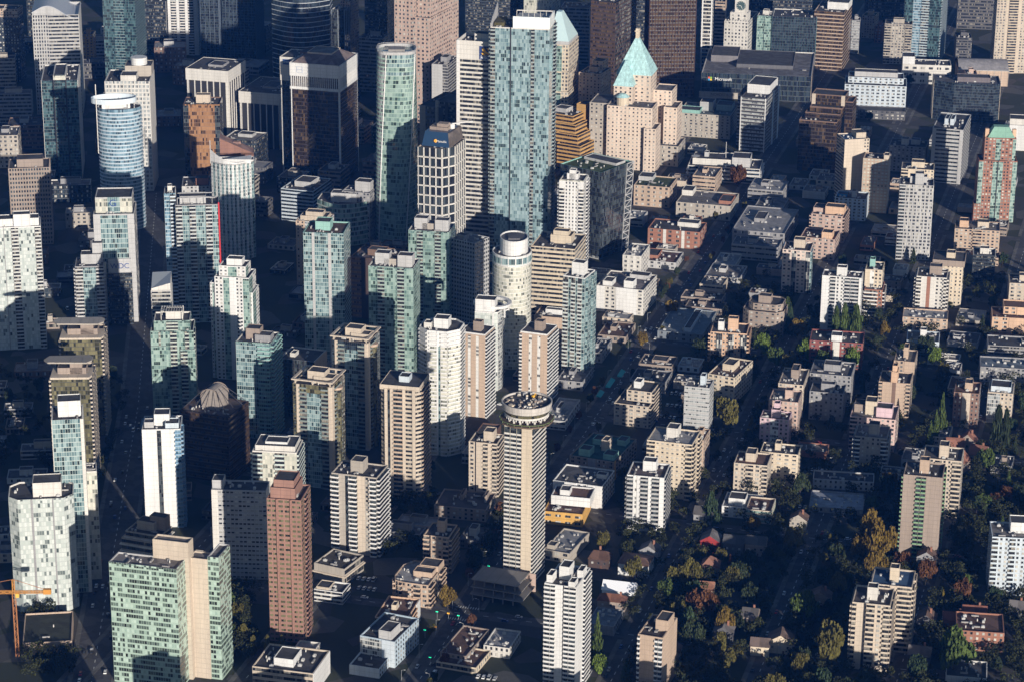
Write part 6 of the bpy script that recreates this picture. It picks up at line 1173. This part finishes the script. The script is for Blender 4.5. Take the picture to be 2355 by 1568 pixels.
n_ = 0
for k in range(900):
    x, y = rnd.uniform(1420, 2420), rnd.uniform(600, 1640)
    if x < 1420 + max(0, 1150 - y) * .45 or n_ > 125: continue
    X_, Y_ = at(x, y)
    if not free(X_, Y_, 3): continue
    n_ += 1; hh = rnd.uniform(8, 17); kd = rnd.choices(['round', 'fir', 'cone'], [8, 2, 1])[0]
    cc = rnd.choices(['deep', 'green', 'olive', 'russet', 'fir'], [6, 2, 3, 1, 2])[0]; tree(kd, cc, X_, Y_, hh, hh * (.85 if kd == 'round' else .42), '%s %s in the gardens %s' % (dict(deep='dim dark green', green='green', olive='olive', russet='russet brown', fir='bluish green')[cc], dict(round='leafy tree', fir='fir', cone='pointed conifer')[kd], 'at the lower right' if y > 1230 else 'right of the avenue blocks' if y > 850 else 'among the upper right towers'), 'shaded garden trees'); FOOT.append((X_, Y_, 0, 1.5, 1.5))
for k in range(120):
    t_, s_ = rnd.uniform(-60, 1000), rnd.choice((-1, 1)); p = sp(t_, s_ * 9.6)
    if k > 62 or not all(abs(t_ - x) > 11 for x in XS): continue
    hh = rnd.uniform(6, 9); tree('round', rnd.choice(['russet', 'russet', 'deep', 'olive']), p[0], p[1], hh, hh * .7, 'small autumn street tree lining the long shaded avenue', 'street trees along the avenue')
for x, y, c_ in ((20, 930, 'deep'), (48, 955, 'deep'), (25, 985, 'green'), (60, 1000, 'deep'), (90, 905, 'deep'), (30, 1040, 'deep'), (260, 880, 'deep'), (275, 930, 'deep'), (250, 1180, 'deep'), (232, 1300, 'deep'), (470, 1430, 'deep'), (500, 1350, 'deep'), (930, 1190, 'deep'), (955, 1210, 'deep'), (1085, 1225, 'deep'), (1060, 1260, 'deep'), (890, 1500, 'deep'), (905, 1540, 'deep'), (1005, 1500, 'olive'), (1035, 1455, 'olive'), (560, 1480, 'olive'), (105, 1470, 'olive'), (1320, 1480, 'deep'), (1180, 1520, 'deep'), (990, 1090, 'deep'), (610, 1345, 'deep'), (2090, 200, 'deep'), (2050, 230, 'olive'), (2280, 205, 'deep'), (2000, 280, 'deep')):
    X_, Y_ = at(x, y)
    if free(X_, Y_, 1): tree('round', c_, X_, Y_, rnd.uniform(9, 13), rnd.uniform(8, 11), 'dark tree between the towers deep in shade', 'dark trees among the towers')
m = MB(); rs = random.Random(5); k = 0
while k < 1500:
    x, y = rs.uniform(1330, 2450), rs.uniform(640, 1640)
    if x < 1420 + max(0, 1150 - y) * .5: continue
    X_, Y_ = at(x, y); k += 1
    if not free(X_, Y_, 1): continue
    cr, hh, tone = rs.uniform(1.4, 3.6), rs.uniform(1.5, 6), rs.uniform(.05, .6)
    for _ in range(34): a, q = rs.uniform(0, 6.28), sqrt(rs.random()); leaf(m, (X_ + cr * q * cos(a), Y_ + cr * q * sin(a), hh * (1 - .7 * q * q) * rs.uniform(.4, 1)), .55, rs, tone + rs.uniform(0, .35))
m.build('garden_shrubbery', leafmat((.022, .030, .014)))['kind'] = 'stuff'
m = MB(); k = 0
def offstreet(X_, Y_):
    return all(not (-3 < (X_ - a[0]) * e[0] + (Y_ - a[1]) * e[1] < L + 3 and abs(-(X_ - a[0]) * e[1] + (Y_ - a[1]) * e[0]) < hw - 4) for a, e, L, hw in ROADS)
def offhouse(X_, Y_, r_):
    return all(not (abs((X_ - f[0]) * cos(f[2]) - (Y_ - f[1]) * sin(f[2])) < f[3] + r_ and abs((X_ - f[0]) * sin(f[2]) + (Y_ - f[1]) * cos(f[2])) < f[4] + r_) for f in FOOT if f[3] > 2.5)
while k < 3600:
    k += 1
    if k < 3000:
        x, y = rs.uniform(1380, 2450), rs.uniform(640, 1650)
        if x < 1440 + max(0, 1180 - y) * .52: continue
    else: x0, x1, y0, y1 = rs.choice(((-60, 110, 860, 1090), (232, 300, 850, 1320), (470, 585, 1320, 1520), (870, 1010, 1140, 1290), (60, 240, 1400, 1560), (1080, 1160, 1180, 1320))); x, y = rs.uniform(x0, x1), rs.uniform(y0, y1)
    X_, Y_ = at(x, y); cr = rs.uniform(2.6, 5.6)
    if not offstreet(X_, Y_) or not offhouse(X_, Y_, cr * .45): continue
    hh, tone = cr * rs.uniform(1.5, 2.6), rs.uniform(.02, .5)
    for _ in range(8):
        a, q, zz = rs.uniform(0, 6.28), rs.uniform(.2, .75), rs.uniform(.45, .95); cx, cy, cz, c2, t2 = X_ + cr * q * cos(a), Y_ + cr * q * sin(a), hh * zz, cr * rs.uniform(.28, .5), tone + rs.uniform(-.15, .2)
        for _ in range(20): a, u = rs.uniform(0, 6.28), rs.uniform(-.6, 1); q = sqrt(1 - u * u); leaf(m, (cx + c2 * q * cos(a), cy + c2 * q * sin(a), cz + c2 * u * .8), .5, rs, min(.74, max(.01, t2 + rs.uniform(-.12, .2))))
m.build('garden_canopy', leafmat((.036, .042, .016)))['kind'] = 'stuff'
# ------------------------------------------------------------------ cars, lamps, signals
def car_parts(col, van=False):
    b_, g_, w_ = MB(), MB(), MB(); L, W, z1, z2 = (4.6, 1.8, .95, 1.5) if not van else (5.4, 2.0, 1.2, 2.3)
    b_.prism([(-L / 2, -W / 2), (L / 2, -W / 2), (L / 2, W / 2), (-L / 2, W / 2)], .3, z1, poly2=[(-L / 2 + .1, -W / 2 + .06), (L / 2 - .1, -W / 2 + .06), (L / 2 - .1, W / 2 - .06), (-L / 2 + .1, W / 2 - .06)], bottom=True)
    f0, f1 = (-.42, .26) if not van else (-.48, .34)
    A, Bq = [(L * f0, -W * .46), (L * f1, -W * .46), (L * f1, W * .46), (L * f0, W * .46)], [(L * (f0 + .10), -W * .40), (L * (f1 - .13), -W * .40), (L * (f1 - .13), W * .40), (L * (f0 + .10), W * .40)]
    g_.prism(A, z1, z2 - .08, poly2=Bq, top=False); b_.prism(Bq, z2 - .08, z2)
    P = [(.34 * cos(i * pi / 5), .34 + .34 * sin(i * pi / 5)) for i in range(10)]; w_.face([(p[0], -.1, p[1]) for p in P]); w_.face([(p[0], .1, p[1]) for p in P[::-1]])
    for i in range(10): p, q = P[i], P[(i + 1) % 10]; w_.face([(p[0], -.1, p[1]), (p[0], .1, p[1]), (q[0], .1, q[1]), (q[0], -.1, q[1])])
    return b_.mesh('body', plain(col, .3)), g_.mesh('windows', plain((.02, .025, .03), .1)), w_.mesh('wheel', plain((.015, .015, .015), .8)), L, W
CARC = dict(white=(.75, .75, .75), silver=(.45, .46, .47), grey=(.12, .125, .13), black=(.02, .02, .022), red=(.35, .02, .02), blue=(.03, .08, .25))
CARM = {}
def car(X_, Y_, rz, col, label, group, van=False):
    if (col, van) not in CARM: CARM[col, van] = car_parts(CARC[col], van)
    t = empty('parked_van' if van else 'car', (X_, Y_, .03), rz, label, 'van' if van else 'car', group)
    bm_, gm_, wm_, L, W = CARM[col, van]; place('body', bm_, t, (0, 0, 0), 0); place('windows', gm_, t, (0, 0, 0), 0)
    for x in (-.3, .3):
        for y in (-.45, .45): place('wheel', wm_, t, (x * L, y * W, 0), 0)
cols = ['white', 'white', 'white', 'silver', 'silver', 'grey', 'black', 'red', 'blue']
AR = pi / 2 - SR
for o, n2, lab, t0, t1 in ((0, 46, 'along the long shaded avenue', -40, 900), (106, 26, 'in the first street right of the avenue', -60, 620), (186, 22, 'in the second street right of the avenue', 0, 640), (264, 18, 'in the third street right of the avenue', 0, 620)):
    used = []
    for k in range(n2):
        t_ = rnd.uniform(t0, t1); lane = rnd.choice((-5.8, -2.2, 2.2, 5.8) if o == 0 else (-4.2, 4.2))
        if any(abs(t_ - u) < 7 and l == lane for u, l in used): continue
        used.append((t_, lane)); p = sp(t_, o + lane); c_ = rnd.choice(cols); car(p[0], p[1], AR + (pi if lane < 0 else 0), c_, '%s car %s' % (c_, lab), 'cars ' + lab)
for k in range(34):
    f_ = rnd.random(); p = (GA[0] + (GB[0] - GA[0]) * f_, GA[1] + (GB[1] - GA[1]) * f_); c_ = rnd.choice(cols); car(p[0] + rnd.choice((-7, -3, 3, 7)), p[1], pi / 2 + .06, c_, c_ + ' car on the wide dark street at the left', 'cars on the wide left street')
for xs_, lab in (((1535, 932, 5), 'in the lot left of the glass office slab'), ((1520, 958, 4), 'in the lot left of the glass office slab'), ((1545, 905, 4), 'in the lot left of the glass office slab'), ((1400, 1172, 4), 'in the lot left of the arched white tower'), ((1408, 1186, 4), 'in the lot left of the arched white tower'), ((1880, 1048, 4), 'in the lot behind the cream block'), ((1868, 1080, 4), 'in the lot behind the cream block'), ((1840, 1165, 5), 'on the lane by the frosted roof'), ((825, 1330, 4), 'in the lot right of the grey podium'), ((826, 1352, 4), 'in the lot right of the grey podium'), ((2130, 1400, 3), 'by the pale driveway'), ((2170, 1420, 3), 'by the pale driveway'), ((2260, 1290, 4), 'in the right edge lane'), ((1330, 1545, 3), 'behind the white loggia tower'), ((1100, 1556, 4), 'on the bottom lane'), ((2040, 770, 5), 'beside the pale walled yard')):
    X_, Y_ = at(xs_[0], xs_[1])
    for k in range(xs_[2]):
        c_ = rnd.choice(cols[:5]); van = rnd.random() < .15
        if free(X_ + k * 3.2, Y_ - k * .8, -1): car(X_ + k * 3.2, Y_ - k * .8, AR, c_, '%s %s parked %s' % (c_, 'van' if van else 'car', lab), 'vehicles parked ' + lab, van)
for x in XS[:7]:
    for k in range(9):
        o_ = rnd.uniform(-170, 360)
        if any(abs(o_ - q) < 11 for q in AV): continue
        p = sp(x + rnd.choice((-3.8, 3.8)), o_); c_ = rnd.choice(cols)
        if free(p[0], p[1], -4): pass
        car(p[0], p[1], -SR, c_, c_ + ' car on one of the cross streets between the blocks', 'cars on the cross streets')
bx, by = at(307, 990); car(bx, by, pi / 2, 'white', 'long white vehicle alone on the wide left street', None, True); bx, by = at(155, 712); car(bx, by, pi / 2 + .3, 'white', 'white van left of the slim grey terraced tower', None, True)
def lamp_parts():
    p, a, h_ = MB(), MB(), MB(); p.prism(cyl(0, 0, .12, 8), 0, 8.6, poly2=cyl(0, 0, .07, 8)); a.bar((0, 0, 8.5), (1.8, 0, 9), .12); h_.box(1.5, 2.4, -.2, .2, 8.9, 9.1, bottom=True); m_ = plain((.35, .36, .36), .5)
    return p.mesh('pole', m_), a.mesh('arm', m_), h_.mesh('lamp_head', plain((.6, .6, .58), .4))
LP = lamp_parts()
for k in range(44):
    t_, s_ = -40 + (k // 2) * 34, (-1, 1)[k % 2]; p = sp(t_, s_ * 8.4); t = empty('street_lamp', p, AR + s_ * pi / 2, 'slim grey street lamp beside the long shaded avenue', 'street lamp', 'street lamps along the avenue')
    for nm, me in zip(('pole', 'arm', 'lamp_head'), LP): place(nm, me, t, (0, 0, 0), 0)
def glow(c, s_):
    m, nt, b = _mat('signal'); b.inputs['Base Color'].default_value = (*c, 1); b.inputs['Emission Color'].default_value = (*c, 1); b.inputs['Emission Strength'].default_value = s_
    return m
GG, RR = glow((.02, .75, .35), 2.2), glow((.9, .35, .05), 1.6)
for x, y, g_, where in ((1005, 1405, 1, 'left behind the crossing'), (1054, 1414, 1, 'right behind the crossing'), (977, 1447, 1, 'left before the crossing'), (989, 1510, 1, 'one block before the crossing'), (1031, 1409, 0, 'above the far lane of the crossing'), (1001, 1440, 0, 'above the near lane of the crossing'), (1124, 1300, 1, 'beside the demolished podium')):
    X_, Y_ = at(x, y, 5.5); t = empty('traffic_light', (X_, Y_, 0), AR - pi / 2, ('green' if g_ else 'amber') + ' lit traffic signal ' + where, 'traffic light')
    q = MB(); q.prism(cyl(0, .35, .1, 8), 0, 6.2); q.build('pole', plain((.3, .3, .3)), t); q = MB(); q.box(-.75, .75, -.1, .25, 4.9, 6.1, bottom=True); q.build('signal_head', plain((.02, .05, .03) if g_ else (.3, .2, .02)), t)
    for s_ in (-.42, .42): q = MB(); q.face([(s_ + .3 * cos(i * pi / 6), -.12, 5.4 + .3 * sin(i * pi / 6)) for i in range(12)]); q.build('lens', GG if g_ else RR, t)
# awnings on the avenue
for x, y, L in ((1405, 880, 18), (1430, 858, 14), (1382, 905, 12)):
    X_, Y_ = at(x, y, 3.5); t = MB(); t.prism([(-2, -L / 2), (1.4, -L / 2), (1.4, L / 2), (-2, L / 2)], 3.0, 4.4, poly2=[(-2, -L / 2), (-1.6, -L / 2), (-1.6, L / 2), (-2, L / 2)], bottom=True); o = t.build('shop_awning', plain((.05, .38, .38)), None, (X_, Y_, 0), -SR); tag(o, 'turquoise shop awning along the pavement below the teal striped tower', 'awning', 'turquoise awnings')
# ------------------------------------------------------------------ light, air, camera
SUN_AZ, SUN_EL = radians(SAZ), radians(SEL)      # sun behind the camera, to the right and low
wd = bpy.data.worlds.new('World'); SC.world = wd; wd.use_nodes = True; nt = wd.node_tree
sky = nt.nodes.new('ShaderNodeTexSky'); sky.sky_type = 'NISHITA'; sky.sun_disc = False; sky.sun_elevation = SUN_EL
sd = (sin(SUN_AZ) * cos(SUN_EL), -cos(SUN_AZ) * cos(SUN_EL), sin(SUN_EL))     # towards the sun
sky.sun_rotation = atan2(sd[0], sd[1]); sky.altitude = 600; sky.air_density = 1.0; sky.dust_density = .6; sky.ozone_density = 2.0
bg = nt.nodes['Background']; nt.links.new(sky.outputs[0], bg.inputs[0]); bg.inputs[1].default_value = SKYS
L = bpy.data.lights.new('sun', 'SUN'); L.energy = SUNE; L.angle = radians(.5); L.color = (1.0, .91, .80)
so = bpy.data.objects.new('sun', L); COL.objects.link(so)
from mathutils import Matrix, Vector
so.rotation_euler = Vector(sd).to_track_quat('Z', 'Y').to_euler()
if HAZE:
    m = MB(); m.box(-1900, 1900, -120, 4800, -1, 720, bottom=True); hz = m.build('haze', plain((.5, .5, .5)))
    hm = bpy.data.materials.new('haze'); hm.use_nodes = True; ht = hm.node_tree; ht.nodes.clear(); ou = ht.nodes.new('ShaderNodeOutputMaterial'); pv = ht.nodes.new('ShaderNodeVolumePrincipled')
    pv.inputs['Color'].default_value = HAZEC; pv.inputs['Density'].default_value = HAZE; pv.inputs['Anisotropy'].default_value = 0.0; ht.links.new(pv.outputs[0], ou.inputs['Volume'])
    hz.data.materials.clear(); hz.data.materials.append(hm); hz['kind'] = 'stuff'
cam = bpy.data.cameras.new('camera'); co = bpy.data.objects.new('camera', cam); COL.objects.link(co)
cam.sensor_width = 36; cam.lens = 36 * F_PX / 2355; cam.clip_start = 5; cam.clip_end = 20000
co.matrix_world = Matrix(((RT[0], UP[0], -FW[0], 0), (RT[1], UP[1], -FW[1], 0), (RT[2], UP[2], -FW[2], CAM_H), (0, 0, 0, 1)))
SC.camera = co
SC.view_settings.view_transform = 'Standard'; SC.view_settings.look = 'None'; SC.view_settings.exposure = EXPO; SC.view_settings.gamma = 1
cy = SC.cycles; cy.use_denoising = True; cy.max_bounces = 5; cy.diffuse_bounces = 3; cy.glossy_bounces = 2; cy.volume_bounces = 0; cy.use_adaptive_sampling = True; cy.caustics_reflective = False; cy.caustics_refractive = False
